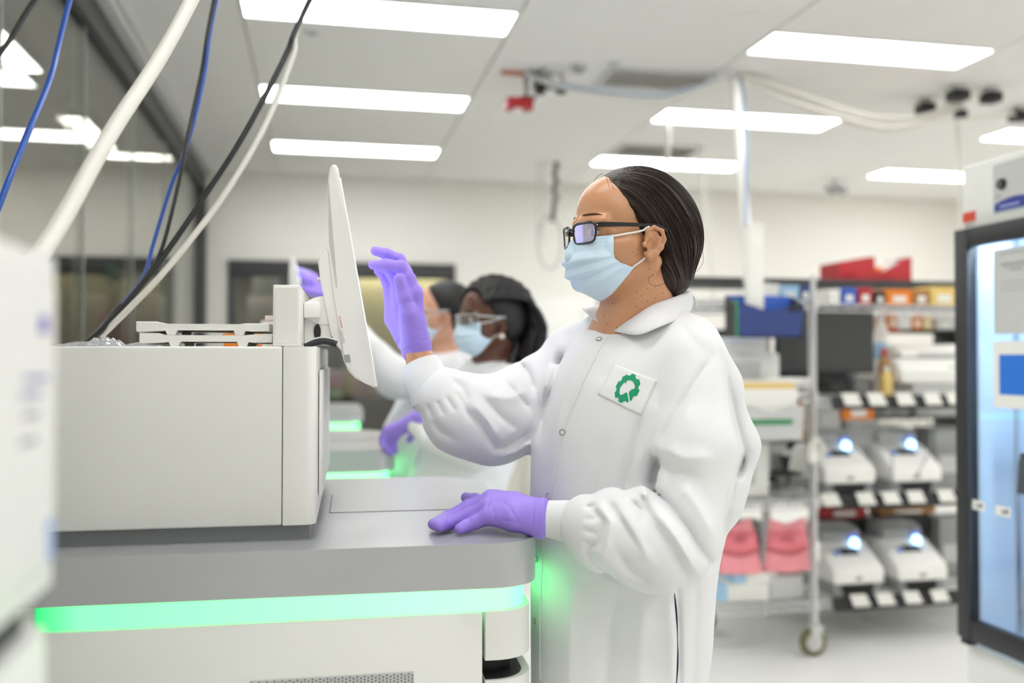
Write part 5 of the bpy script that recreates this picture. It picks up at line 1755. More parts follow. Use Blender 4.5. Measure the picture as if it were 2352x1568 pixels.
def face_mask(H, parent, cols=22, rows=40, rowspec=None, loops=True, mname='mask', skin=None):
    """Pleated mask: rows from nose bridge to under the chin, in head coordinates."""
    rs = rowspec or [((.114, .007), (.064, .055, .013)), ((.1185, -.010), (.066, .0575, -.006)), ((.1185, -.030), (.0665, .058, -.022)),
                     ((.1125, -.056), (.057, .058, -.031)), ((.095, -.078), (.042, .057, -.036)), ((.060, -.094), (.027, .056, -.040))]
    bm = nb()
    g = []
    for i in range(rows + 1):
        t = i / rows * (len(rs) - 1)
        k = min(int(t), len(rs) - 2)
        f = t - k

        def cr(a):
            i0, i1, i2, i3 = max(k - 1, 0), k, k + 1, min(k + 2, len(rs) - 1)
            p0, p1, p2, p3 = a(i0), a(i1), a(i2), a(i3)
            return 0.5 * (2 * p1 + (p2 - p0) * f + (2 * p0 - 5 * p1 + 4 * p2 - p3) * f * f + (3 * p1 - p0 - 3 * p2 + p3) * f ** 3)
        c = cr(lambda j: np.array((rs[j][0][0], 0, rs[j][0][1])))
        e = cr(lambda j: np.array(rs[j][1]))
        tt = i / rows
        # three pleats: each a sharp step that fades toward the edges
        pl = 0
        for cpl, am in ((0.36, 1.0), (0.55, 1.15), (0.74, 1.0)):
            x = (tt - cpl) / 0.10
            if -1 <= x <= 1:
                pl += am * (0.5 * (x + 1) if x < 0.55 else 0.775 * (1 - x) / 0.45) * 0.0092
        row = []
        for j in range(-cols, cols + 1):
            s = abs(j) / cols
            sg = 1 if j >= 0 else -1
            a = s * math.pi / 2
            L = e[1] * (math.sin(a) ** 0.92)
            F = e[0] + (c[0] - e[0]) * (max(0.0, math.cos(a)) ** 0.78)
            U = c[2] + (e[2] - c[2]) * s ** 1.6
            pt = np.array((F, L * sg, U))
            fade = math.sin(math.pi * min(1, max(0, (1 - s) * 0.98 + 0.02))) ** 0.5 if s > 0.5 else 1
            nrm = np.array((math.cos(a), sg * math.sin(a), -0.1))
            pt = pt + nrm * (pl * fade + 0.0007 * math.sin(9 * s + 14 * tt) * fade)
            row.append(pt)
        g.append(row)
    G = H.out(np.array(g, np.float32).reshape(-1, 3))
    fld = skin or (lambda p: H.field(p))
    for _ in range(3):
        d = fld(G)
        G = G + grad(fld, G) * np.maximum(0.0022 - d, 0)[:, None]
    g = [[bm.verts.new(G[i * (2 * cols + 1) + j].tolist()) for j in range(2 * cols + 1)] for i in range(rows + 1)]
    for i in range(rows):
        for j in range(2 * cols):
            bm.faces.new((g[i][j], g[i + 1][j], g[i + 1][j + 1], g[i][j + 1]))
    co = {k: H.to(np.array(v.co, np.float32)) for k, v in (('tn', g[2][2 * cols]), ('bn', g[rows - 2][2 * cols]), ('tf', g[2][0]), ('bf', g[rows - 2][0]))}
    o = part('face_mask', bm, M[mname], parent, 80)
    md = o.modifiers.new('s', 'SOLIDIFY')
    md.thickness = 0.0009
    md.offset = 1
    if loops:
        for sg, tn, bn in ((1, co['tn'], co['bn']), (-1, co['tf'], co['bf'])):
            up = [tn, (0.03, sg * 0.0735, 0.018), (0.012, sg * 0.080, 0.0235), (0.004, sg * 0.081, 0.0255)]
            dn = [bn, (0.014, sg * 0.066, -0.027), (0.012, sg * 0.0725, -0.0235), (0.0085, sg * 0.074, -0.0225)]
            for pl_ in (up, dn):
                q = [H.out(np.asarray(x, np.float32)) for x in pl_]
                q = np.array([q[i] + (q[i + 1] - q[i]) * k / 8 for i in range(3) for k in range(8)] + [q[3]], np.float32)
                for _ in range(3):
                    d = fld(q)
                    q = q + grad(fld, q) * np.maximum(0.0012 - d, 0)[:, None]
                part('ear_loop', tube(nb(), q.tolist(), 0.0017, 8), M['elastic'], o, 60)
        # welded seam lines: dashes along the top and the side borders
        bm = nb()
        Gg = G.reshape(rows + 1, 2 * cols + 1, 3)
        nrm = grad(fld, G).reshape(Gg.shape)
        Q = Gg + nrm * 0.0014

        def dashes(line):
            L = np.array(spline([x.tolist() for x in line], 6))
            seg = np.r_[0, np.cumsum(length(np.diff(L, axis=0)))]
            t = 0.0
            while t < seg[-1] - 0.0014:
                a_ = [np.interp(t, seg, L[:, k]) for k in range(3)]
                b_ = [np.interp(t + 0.0011, seg, L[:, k]) for k in range(3)]
                tube(bm, [a_, b_], 0.00024, 4)
                t += 0.0024
        for rw in (3, 5):
            dashes(Q[rw, 2:-2])
        for cc in (2, 3):
            dashes(Q[rows * 4 // 5:, -cc - 1])
            dashes(Q[:rows // 4, -cc - 1])
        part('seam_dash', bm, mat('mask_seam', '8fb4cf', 0.8), o, 60, kind='stuff')
    return o, co


def rib_cuff(parent, p0, p1, p2, r0, r1, r2, name='cuff', m='knit', n=56, flat=None):
    """Hollow ribbed knit band from the opening p0 to its join p2."""
    pts = spline([p0, p1, p2], 8)
    N = len(pts)
    bm = nb()
    rings = []
    for i in range(N):
        t = (pts[min(i + 1, N - 1)] - pts[max(i - 1, 0)]).normalized()
        u = t.cross(Vector((0, 1, 0))).normalized()
        v = t.cross(u)
        f = i / (N - 1)
        r = r0 + (r1 - r0) * f * 2 if f < 0.5 else r1 + (r2 - r1) * (f - 0.5) * 2
        ring = []
        for k in range(2 * n):
            a = math.pi * k / n
            rr_ = r * (1 + (0.016 if k % 2 else -0.004))
            ring.append(bm.verts.new(pts[i] + u * math.cos(a) * rr_ + v * math.sin(a) * rr_))
        rings.append(ring)
    # inner wall of the opening
    t = (pts[1] - pts[0]).normalized()
    for dpt, kk in ((0.001, 0.93), (0.02, 0.90)):
        rings.insert(0, [bm.verts.new(pts[0] + t * dpt + (w_.co - pts[0]) * kk) for w_ in rings[0 if dpt == 0.001 else 1]])
    for a_, b_ in zip(rings, rings[1:]):
        for k in range(2 * n):
            bm.faces.new((a_[k], a_[(k + 1) % (2 * n)], b_[(k + 1) % (2 * n)], b_[k]))
    return part(name, bm, M[m], parent, 70)


def legs_and_shoes(parent, f, cx, cy, z_top, face, spread=0.09, r0=0.085):
    """Trousers and shoes; face = unit vector (x, y) the person faces."""
    sx, sy = -face[1], face[0]
    P = [np.array((cx + s * spread * sx, cy + s * spread * sy, 0), np.float32) for s in (-1, 1)]

    def tr(p):
        d = None
        for b in P:
            e = chain(p, [b + (0, 0, z_top), b + (0, 0, 0.48), b + (0, 0, 0.07)], [r0, r0 * 0.72, r0 * 0.62], 0.03)
            d = e if d is None else smin(d, e, 0.02)
        return d
    lo = np.minimum(P[0], P[1]) - 0.14
    hi = np.maximum(P[0], P[1]) + 0.14
    sdf_part('trousers', tr, (lo[0], lo[1], 0.0), (hi[0], hi[1], z_top + 0.12), 0.012, M['trousers'], parent)
    fx, fy = face
    for b in P:
        def sh(p):
            d = chain(p, [b + (-0.05 * fx, -0.05 * fy, 0.045), b + (0.06 * fx, 0.06 * fy, 0.04), b + (0.16 * fx, 0.16 * fy, 0.03)], [0.042, 0.044, 0.032], 0.03)
            return smax(d, 0.002 - p[..., 2], 0.004)
        sdf_part('shoe', sh, (b[0] - 0.24, b[1] - 0.24, -0.02), (b[0] + 0.24, b[1] + 0.24, 0.13), 0.007, M['shoe'], parent)
# ================================================================== the woman in glasses
A = Fig(1450, 1.64)
A.setup()
J = A.J
wom = thing('person', 'woman in black glasses, blue mask, white lab coat and purple gloves reaching to the touchscreen', 'person', tuple(A.o), -YAW)
HD = Head(A, 1450, 570, 1.62, 22)

# ---- lab coat field
TZ = [(738, 1418, 1520, .045), (752, 1370, 1552, .072), (770, 1310, 1600, .105), (820, 1285, 1618, .135), (870, 1252, 1648, .150), (950, 1232, 1680, .160), (1025, 1221, 1705, .165), (1110, 1218, 1700, .162), (1240, 1217, 1652, .162),
      (1330, 1218, 1638, .165), (1400, 1219, 1633, .168), (1480, 1219, 1628, .172), (1568, 1220, 1613, .176), (1760, 1216, 1604, .182), (1960, 1212, 1600, .186)]
DT = 1.66
tz, txc, thw, thd = [], [], [], []
for py, a, b, hd in TZ[::-1]:
    pa, pb = J(a, py, DT), J(b, py, DT)
    tz.append(pa[2]); txc.append((pa[0] + pb[0]) / 2); thw.append((pb[0] - pa[0]) / 2); thd.append(hd)
def even(v):
    zz = np.linspace(tz[0], tz[-1], 160)
    w = np.interp(zz, tz, v)
    k = np.exp(-(np.arange(-9, 10) / 4.0) ** 2)
    return np.convolve(np.pad(w, 9, 'edge'), k / k.sum(), 'valid')


txc, thw, thd = even(txc), even(thw), even(thd)
tz = np.linspace(tz[0], tz[-1], 160)
YT = float(J(1450, 900, DT)[1])
Z_HEM, Z_TOP = tz[0], tz[-1]


def torso_field(p, grow=0.0):
    z = p[..., 2]
    xc = np.interp(z, tz, txc); hw = np.interp(z, tz, thw) + grow; hd = np.interp(z, tz, thd) + grow
    qx, qy = (p[..., 0] - xc) / hw, (p[..., 1] - YT) / hd
    n = 2.35
    k = (np.abs(qx) ** n + np.abs(qy) ** n) ** (1 / n)
    d = (k - 1) * np.minimum(hw, hd)
    d = np.where(k > 0.2, d, -0.8 * np.minimum(hw, hd))
    return np.maximum(smax(d, z - Z_TOP, 0.03), Z_HEM - z).astype(np.float32)


NB = J(1468, 752, 1.655)
SN, SF = J(1590, 826, 1.555), J(1318, 812, 1.785)
near_arm = [J(1590, 840, 1.545), J(1597, 1030, 1.475), J(1560, 1238, 1.435), J(1505, 1248, 1.43), J(1430, 1226, 1.435), J(1380, 1212, 1.45), J(1345, 1203, 1.462)]
near_r = [.058, .060, .056, .068, .066, .053, .040]
far_arm = [J(1300, 838, 1.785), J(1230, 925, 1.765), J(1130, 966, 1.725), J(1062, 950, 1.72), J(1012, 908, 1.72)]
far_r = [.055, .080, .077, .071, .053]

FOLDS = []


def fold(pts, w, amp, y0=-9, y1=9):
    """Crease (amp < 0) or ridge (amp > 0, metres) along a seam of cloth, half width w pixels."""
    FOLDS.append((np.array(pts, np.float32), float(w), float(amp), y0, y1))


NEAR = (-9, 0.02)
FARR = (-0.02, 9)
# sleeve and armhole on the near side
fold([(1640, 812), (1606, 862), (1566, 928), (1528, 995), (1512, 1040)], 9, -.0050, *NEAR)
fold([(1590, 930), (1556, 1000), (1535, 1050)], 18, .0045, *NEAR)
fold([(1512, 1045), (1500, 1085), (1496, 1120)], 9, -.011, *NEAR)
fold([(1502, 1062), (1540, 1085), (1600, 1092)], 14, -.0050, *NEAR)
fold([(1520, 1030), (1570, 1052), (1640, 1050)], 18, .0050, *NEAR)
fold([(1496, 1120), (1530, 1150), (1580, 1210), (1632, 1298)], 11, -.0090, *NEAR)
fold([(1500, 1170), (1550, 1232), (1608, 1325)], 15, .0065, *NEAR)
fold([(1478, 1150), (1500, 1196), (1545, 1260), (1580, 1330)], 12, -.0060, *NEAR)
fold([(1474, 1140), (1490, 1126)], 12, .007, *NEAR)
fold([(1397, 1152), (1424, 1190), (1470, 1262)], 9, -.0065, *NEAR)
fold([(1420, 1165), (1455, 1222), (1500, 1300)], 15, .0050, *NEAR)
fold([(1352, 1160), (1385, 1196), (1374, 1245), (1345, 1268)], 9, -.0050, *NEAR)
fold([(1372, 1158), (1402, 1200), (1392, 1255), (1370, 1295)], 13, .0055, *NEAR)
fold([(1418, 1270), (1450, 1312), (1500, 1345)], 12, -.0050, *NEAR)
fold([(1345, 1268), (1372, 1300), (1420, 1335)], 9, -.0045, *NEAR)
fold([(1560, 1110), (1600, 1160), (1645, 1240)], 22, .0050, *NEAR)
fold([(1450, 1150), (1470, 1170), (1476, 1210)], 8, -.005, *NEAR)
# back of the coat behind the sleeve
fold([(1668, 858), (1690, 950), (1712, 1035), (1705, 1075), (1690, 1105)], 8, -.0055, -0.2, 0.09)
fold([(1718, 1030), (1690, 1105), (1655, 1240)], 10, -.0050, -0.2, 0.09)
fold([(1700, 1090), (1668, 1180)], 14, .004, -0.2, 0.09)
# front
fold([(1472, 955), (1455, 1040), (1430, 1140)], 13, -.0055, *NEAR)
fold([(1500, 900), (1480, 1000), (1466, 1090)], 18, .0045, *NEAR)
fold([(1395, 1000), (1370, 1100), (1355, 1160)], 20, -.003, *NEAR)
fold([(1372, 752), (1325, 830), (1290, 930), (1262, 1060)], 16, .0040)
fold([(1345, 745), (1288, 830), (1252, 930), (1240, 1010)], 12, -.0055)
fold([(1290, 760), (1262, 830), (1246, 920)], 14, .0050)
fold([(1430, 780), (1402, 830), (1380, 880)], 22, -.0025, *NEAR)
fold([(1560, 740), (1600, 790), (1640, 815)], 22, -.0025, *NEAR)
fold([(1556, 1350), (1560, 1470), (1560, 1600), (1562, 1750)], 7, -.0055, *NEAR)
fold([(1535, 1370), (1545, 1480), (1548, 1700)], 14, .003, *NEAR)
fold([(1420, 1340), (1400, 1450), (1390, 1600), (1384, 1800)], 24, -.0040, *NEAR)
fold([(1320, 1290), (1310, 1420), (1305, 1600), (1300, 1800)], 26, .0035, *NEAR)
fold([(1480, 1380), (1470, 1500), (1465, 1700)], 26, .0035, *NEAR)
fold([(1600, 1330), (1596, 1450), (1590, 1650)], 18, -.0040, *NEAR)
# far sleeve
fold([(1066, 938), (1098, 968), (1120, 1000), (1140, 1034)], 8, -.0065, *FARR)
fold([(1085, 925), (1120, 965), (1150, 1010)], 12, .0045, *FARR)
fold([(1108, 910), (1150, 955), (1190, 985)], 9, -.0050, *FARR)
fold([(1140, 1032), (1175, 1018), (1214, 990)], 9, -.0075, *FARR)
fold([(1150, 1050), (1190, 1036), (1220, 1012)], 10, .004, *FARR)
fold([(1196, 832), (1216, 862), (1226, 900)], 8, -.0070, *FARR)
fold([(1206, 900), (1170, 915), (1120, 908)], 14, .0045, *FARR)
fold([(1165, 880), (1195, 912), (1218, 940)], 8, -.0045, *FARR)
fold([(1040, 872), (1062, 890), (1075, 925)], 10, -.0040, *FARR)
fold([(990, 962), (1010, 990), (1050, 1012)], 10, -.0035, *FARR)
for k in range(5):
    x0, y0 = 960 + k * 22, 938 - k * 9
    fold([(x0, y0), (x0 + 10 + 3 * k, y0 + 34)], 5, -.0028, *FARR)
for k in range(4):
    x0 = 1345 - 2 * k
    fold([(x0, 1165 + 26 * k), (x0 + 26, 1160 + 32 * k)], 5, -.0025, *NEAR)


def folds_at(p):
    px, py = A.pix(p)
    out = np.zeros(len(p), np.float32)
    for pts, w, amp, y0, y1 in FOLDS:
        lo, hi = pts.min(0) - 3 * w, pts.max(0) + 3 * w
        sel = np.nonzero((px > lo[0]) & (px < hi[0]) & (py > lo[1]) & (py < hi[1]) & (p[:, 1] > y0) & (p[:, 1] < y1))[0]
        if not len(sel):
            continue
        x, y = px[sel], py[sel]
        best = np.full(len(sel), 1e9, np.float32)
        tt = np.zeros(len(sel), np.float32)
        n = len(pts) - 1
        for i in range(n):
            a, ab = pts[i], pts[i + 1] - pts[i]
            t = np.clip(((x - a[0]) * ab[0] + (y - a[1]) * ab[1]) / (ab @ ab), 0, 1)
            dd = np.hypot(x - a[0] - t * ab[0], y - a[1] - t * ab[1])
            m = dd < best
            best = np.where(m, dd, best)
            tt = np.where(m, (i + t) / n, tt)
        taper = np.clip(np.minimum(tt, 1 - tt) * 4 + 0.25, 0, 1)
        out[sel] += 2.0 * amp * taper * np.exp(-(best / w) ** 1.35)
    return out


def coat_base(p):
    d = torso_field(p)
    d = smin(d, rc(p, NB, SN, .058, .057), 0.05)
    d = smin(d, rc(p, NB, SF, .056, .054), 0.05)
    d = smin(d, chain(p, [J(1588, 792, 1.60), J(1643, 885, 1.60), J(1692, 1022, 1.605), J(1660, 1160, 1.61)], [.050, .040, .034, .030], 0.03), 0.03)
    d = smin(d, chain(p, far_arm, far_r, 0.03), 0.022)
    d = smin(d, chain(p, near_arm, near_r, 0.03), 0.012)
    return d


def coat_field(p):
    d = coat_base(p)
    near = np.abs(d) < 0.03
    if near.any():
        d = d.copy()
        d[near] -= folds_at(p[near])
    # neck opening
    hole = rc(p, J(1452, 745, 1.645), HD.out((-0.03, 0, -0.06)), .060, .066)
    return smax(d, -hole, 0.008)


lo = J(930, 660, 1.9); hi = J(1760, 1960, 1.4)
coat = sdf_part('lab_coat', coat_field, (float(J(925, 900, 1.72)[0]), -0.30, Z_HEM - 0.03), (float(J(1770, 1000, 1.6)[0]), 0.30, 1.50), 0.0034, M['coat'], wom, 1)

# ---- body: head, neck, chest and forearms in one continuous skin
WR_F = J(962, 832, 1.732)
arm_f = [J(1308, 838, 1.785), J(1150, 955, 1.73), J(1000, 900, 1.725), WR_F, J(954, 800, 1.735)]
arm_n = [J(1585, 842, 1.56), J(1556, 1235, 1.45), J(1400, 1215, 1.455), J(1262, 1189, 1.49), J(1235, 1187, 1.495)]
nk0, nk1 = HD.out((-0.020, 0, -0.055)), J(1462, 770, 1.65)


def body_field(p):
    d = HD.field(p)
    neck = rc(p, nk0, nk1, .0525, .057)
    neck = smin(neck, rc(p, HD.out((-0.012, 0.062, -0.03)), J(1412, 762, 1.60), .008, .010), 0.02)
    d = smin(d, neck, 0.022)
    d = smin(d, rc(p, nk1, J(1455, 900, 1.66), .075, .12), 0.05)
    d = smin(d, rc(p, J(1465, 790, 1.655), SN, .04, .016), 0.03)
    d = smin(d, rc(p, J(1465, 790, 1.655), SF, .04, .016), 0.03)
    d = smin(d, rc(p, J(1450, 900, 1.66), J(1430, 1180, 1.66), .12, .125), 0.05)
    d = smin(d, chain(p, arm_f, [.026, .032, .028, .0265, .024], 0.02), 0.02)
    d = smin(d, chain(p, arm_n, [.026, .030, .028, .019, .018], 0.02), 0.02)
    return d


hx = HD.c
# fine mesh for the head, neck; the covered trunk and arms come out of the same field
body = sdf_part('body', body_field, (float(J(935, 900, 1.74)[0]), -0.27, 1.02), (float(J(1690, 900, 1.6)[0]), 0.24, 1.76), 0.0022, M['skin1'], wom, 1)
# eyes
for s in (-1, 1):
    c = HD.out((0.0815, 0.033 * s, 0.0195))
    bm = nb()
    bmesh.ops.create_uvsphere(bm, u_segments=24, v_segments=16, radius=0.0128)
    bmesh.ops.translate(bm, verts=bm.verts[:], vec=Vector(c.tolist()))
    e = part('eye', bm, M['eye'], wom, 180)
    bm = nb()
    a, b = HD.out((0.0815 + 0.0118, 0.033 * s, 0.0185)), HD.out((0.0815 + 0.0132, 0.033 * s, 0.0185))
    part('iris', tube(nb(), [a.tolist(), b.tolist()], [0.0058, 0.0045], 18), M['iris'], e)
    # eyebrow
    pts = snap(body_field, HD.out([(0.098, 0.013 * s, 0.0430), (0.096, 0.025 * s, 0.0490), (0.088, 0.040 * s, 0.0485), (0.078, 0.051 * s, 0.0405)]), 0.0004)
    part('eyebrow', tube(nb(), spline([q.tolist() for q in pts], 5), [0.0022 * math.sin(math.pi * (0.16 + 0.8 * k / 15)) for k in range(16)], 8), mat('brow_hair', '5a3a2a', 0.8), wom)
    lash = snap(body_field, HD.out([(0.092, 0.022 * s, 0.024), (0.094, 0.034 * s, 0.0262), (0.088, 0.047 * s, 0.0215)]), 0.0004)
    part('eyelash', tube(nb(), spline([q.tolist() for q in lash], 5), 0.0008, 6), M['dark'], wom)

# ---- hair
def hairw(p):
    return hair_field(HD.to(p))


hair = hair_part('hair', HD, hairw, (hx[0] - 0.14, hx[1] - 0.13, hx[2] - 0.15), (hx[0] + 0.17, hx[1] + 0.14, hx[2] + 0.17), 0.0026, M['hair1'], wom)
# loose strands lying on the hair and a few stray ones at the nape
ax = POLE_B - POLE_A
ax = ax / np.linalg.norm(ax)
e1 = np.array((0, 1.0, 0)); e1 = e1 - ax * (e1 @ ax); e1 /= np.linalg.norm(e1)
e2 = np.cross(ax, e1)
bm = nb()
ang = rng.uniform(-0.9, math.pi * 0.9, 620)
up = e2 if e2[2] > 0 else -e2
for an in ang:
    dirv = e1 * math.cos(an) + up * math.sin(an)
    t0, t1 = rng.uniform(0.0, 0.35), rng.uniform(0.6, 0.99)
    n = 16
    ts = np.linspace(t0, t1, n)
    wob = rng.normal(0, 0.03)
    base = POLE_A + (POLE_B - POLE_A) * ts[:, None]
    dv = e1 * np.cos(an + wob * np.sin(ts * 5))[:, None] + up * np.sin(an + wob * np.sin(ts * 5))[:, None]
    a_, b_ = np.zeros(n), np.full(n, 0.2)
    for _ in range(16):
        m_ = (a_ + b_) / 2
        v = hair_field((base + dv * m_[:, None]).astype(np.float32))
        a_ = np.where(v < 0, m_, a_)
        b_ = np.where(v < 0, b_, m_)
    ok = a_ > 0.02
    if ok.sum() < 6:
        continue
    q = base + dv * (a_ + rng.uniform(-0.0002, 0.0009))[:, None]
    q = HD.out(q[ok])
    tube(bm, [x.tolist() for x in q], 0.00042, 3)
part('hair_strand', bm, M['hair1'], hair, 60, kind='stuff')
bm = nb()
for pts, d in (([(1502, 628), (1490, 640), (1494, 652), (1510, 656), (1528, 650)], 1.555), ([(1560, 655), (1568, 642), (1572, 655), (1560, 670)], 1.60), ([(1545, 660), (1560, 668), (1568, 660)], 1.6),
               ([(1400, 412), (1412, 440), (1428, 470), (1434, 492)], 1.553), ([(1392, 405), (1404, 440), (1424, 478)], 1.556), ([(1385, 398), (1374, 404), (1362, 418)], 1.58),
               ([(1612, 560), (1615, 600), (1600, 625)], 1.64)):
    tube(bm, spline([J(x, y, d).tolist() for x, y in pts], 6), 0.00034, 4)
part('stray_hair', bm, M['hair1'], hair, 60, kind='stuff')

# ---- mask, with a stitched border
mk, mco = face_mask(HD, wom, skin=body_field)
# ---- glasses
gl = part('glasses', nb(), M['glassframe'], wom) if False else None
FR = 0.1035


def lens_outline(s, n=40, k=1.0, df=0.0):
    out = []
    cu, cl = 0.0165, 0.0345
    for i in range(n):
        a = 2 * math.pi * i / n
        ca, sa = math.cos(a), math.sin(a)
        e = 0.45
        l = abs(ca) ** e * (1 if ca >= 0 else -1) * 0.0262 * k
        u = abs(sa) ** e * (1 if sa >= 0 else -1) * 0.0170 * k
        if u < 0:
            l *= 0.93
        L = cl + l
        f = FR + 0.0135 - 0.0165 * (L / 0.062) ** 2 + df
        out.append((f + 0.06 * (u), s * L, cu + u))
    return out


bridge = [HD.out(q).tolist() for q in [(FR + .0115, .0105, .0225), (FR + .0165, .004, .0255), (FR + .0165, -.004, .0255), (FR + .0115, -.0105, .0225)]]
gl = part('glasses', tube(nb(), spline(bridge, 4), 0.0026, 8), M['glassframe'], wom, 60)
for s in (1, -1):
    rim = [HD.out(q).tolist() for q in lens_outline(s)]
    part('lens_rim', tube(nb(), rim, 0.00185, 8, closed=True), M['glassframe'], gl, 60)
    top = [HD.out(q).tolist() for q in lens_outline(s)[3:18]]
    part('brow_bar', tube(nb(), top, 0.0024, 8), M['glassframe'], gl, 60)
    bm = nb()
    inner = lens_outline(s, 40, 0.96)
    c = bm.verts.new(HD.out(np.mean(np.array(inner), 0) + (0.0018, 0, 0)).tolist())
    vs = [bm.verts.new(HD.out(q).tolist()) for q in inner]
    for i in range(len(vs)):
        bm.faces.new((c, vs[i], vs[(i + 1) % len(vs)]))
    part('lens', bm, M['lens'] if s == 1 else M['lens2'], gl, 80)
    # temple
    tp = [(FR - .004, s * .0615, .0275), (FR - .012, s * .0665, .0285), (.06, s * .0745, .0290), (.025, s * .0785, .0295), (-.005, s * .0800, .0300), (-.025, s * .0805, .022)]
    bm = nb()
    rows = []
    for i, q in enumerate(tp):
        hh = (.0042, .0042, .0036, .0030, .0034, .0030)[i]
        rows.append([bm.verts.new(HD.out((q[0], q[1] + s * o_, q[2] + u_ * hh)).tolist()) for o_, u_ in ((-.0012, -1), (.0012, -1), (.0012, 1), (-.0012, 1))])
    for a_, b_ in zip(rows, rows[1:]):
        for k in range(4):
            bm.faces.new((a_[k], a_[(k + 1) % 4], b_[(k + 1) % 4], b_[k]))
    bm.faces.new(rows[0][::-1]); bm.faces.new(rows[-1])
    bmesh.ops.bevel(bm, geom=bm.edges[:], offset=0.0006, segments=1, affect='EDGES')
    part('temple', bm, M['glassframe'], gl, 40)
    q = HD.out((FR - .0035, s * .0632, .0275))
    q2 = HD.out((FR - .0035, s * .0642, .0275))
    part('rivet', tube(nb(), [q.tolist(), q2.tolist()], 0.0011, 8), M['steel'], gl)
    part('nose_pad', tube(nb(), [HD.out((FR + .004, s * .0115, .014)).tolist(), HD.out((FR + .002, s * .0125, .007)).tolist()], 0.0016, 8), M['glassframe'], gl)

# ---- sweater edge showing at the neck
ring = []
for k in range(28):
    a = 2 * math.pi * k / 28
    c = J(1446, 742, 1.648)
    ring.append((c + np.array((0.0575 * math.cos(a), 0.058 * math.sin(a), 0.004 - 0.018 * math.cos(a + 0.5) * -1), np.float32)).tolist())
part('sweater_collar', tube(nb(), ring, 0.0085, 10, closed=True), M['sweater'], wom, 60)

# ---- collar of the coat
def strip(name, rows, parent, m, th=0.0016, sub=2, off=0.0):
    """Cloth strip through rows of points (each row the same count)."""
    rows = [spline([q.tolist() for q in r], 5) for r in rows]
    n = len(rows[0])
    cols = [spline([r[i] for r in rows], 4) for i in range(n)]
    bm = nb()
    g = [[bm.verts.new(v) for v in c] for c in cols]
    for a_, b_ in zip(g, g[1:]):
        for i in range(len(a_) - 1):
            bm.faces.new((a_[i], a_[i + 1], b_[i + 1], b_[i]))
    o = part(name, bm, m, parent, 60)
    md = o.modifiers.new('s', 'SOLIDIFY')
    md.thickness = th
    md.offset = off
    return o


def P_(l):
    return [J(*q) for q in l]


cf = strip('collar', [
    P_([(1560, 690, 1.69), (1535, 706, 1.605), (1500, 722, 1.575), (1455, 748, 1.575), (1410, 772, 1.588)]),
    P_([(1586, 668, 1.660), (1545, 684, 1.590), (1498, 701, 1.563), (1452, 731, 1.563), (1408, 760, 1.580)]),
    P_([(1592, 690, 1.640), (1552, 712, 1.570), (1506, 733, 1.540), (1458, 755, 1.540), (1411, 761, 1.572)]),
    P_([(1588, 714, 1.628), (1555, 734, 1.562), (1512, 752, 1.532), (1466, 769, 1.533), (1424, 763, 1.566)])], coat, M['coat'])
strip('collar_flap', [
    P_([(1392, 752, 1.60), (1400, 722, 1.66), (1412, 700, 1.72), (1450, 685, 1.77), (1520, 680, 1.77), (1580, 682, 1.71)]),
    P_([(1388, 750, 1.598), (1393, 712, 1.660), (1404, 693, 1.725), (1445, 676, 1.78), (1525, 666, 1.78), (1586, 669, 1.69)]),
    P_([(1372, 738, 1.612), (1368, 707, 1.675), (1384, 699, 1.75), (1440, 685, 1.81), (1535, 675, 1.81), (1596, 684, 1.69)]),
    P_([(1361, 731, 1.622), (1338, 708, 1.685), (1362, 712, 1.775), (1432, 700, 1.835), (1540, 690, 1.83), (1602, 704, 1.70)])], coat, M['coat'])
strip('collar_stand', [
    P_([(1386, 754, 1.596), (1400, 768, 1.578), (1420, 768, 1.566)]),
    P_([(1379, 774, 1.588), (1398, 788, 1.572), (1424, 782, 1.560)])], coat, M['coat'])

# ---- placket, snaps, patch with its emblem, side slit
pl = [(1398, 772), (1372, 812), (1338, 880), (1308, 950), (1284, 1040), (1268, 1120), (1252, 1220), (1246, 1300), (1242, 1420), (1242, 1560)]
pr_ = [(1366, 765), (1338, 805), (1306, 870), (1278, 945), (1256, 1040), (1243, 1120), (1232, 1220), (1228, 1300), (1226, 1420), (1226, 1560)]
edge = A.hits(pl, coat_field, 1.40, 0.0012)
part('placket_seam', tube(nb(), spline([q.tolist() for q in edge], 6), 0.0010, 6), M['knit'], coat, 60)
for x, y in [(1376, 779), (1292, 992), (1260, 1139), (1233, 1284), (1229, 1425)]:
    c = A.hit(x, y, coat_field, 1.40)
    nv = grad(coat_field, c[None])[0]
    nv = Vector(nv.tolist())
    u = nv.cross(Vector((0, 0, 1))).normalized()
    v = nv.cross(u)
    c = Vector(c.tolist()) + nv * 0.0012
    sn = part('snap_ring', tube(nb(), [c + (u * math.cos(R(a)) + v * math.sin(R(a))) * 0.0047 for a in range(0, 360, 20)], 0.0008, 6, closed=True), M['grey'], coat, 60)
    part('snap_stud', tube(nb(), [c - nv * 0.001, c + nv * 0.0002], [0.004, 0.0036], 14), M['coat'], sn)

def pnt(x, y):     # close-up of the patch -> photograph
    return 1360 + x / 11.2, 820 + y / 11.2


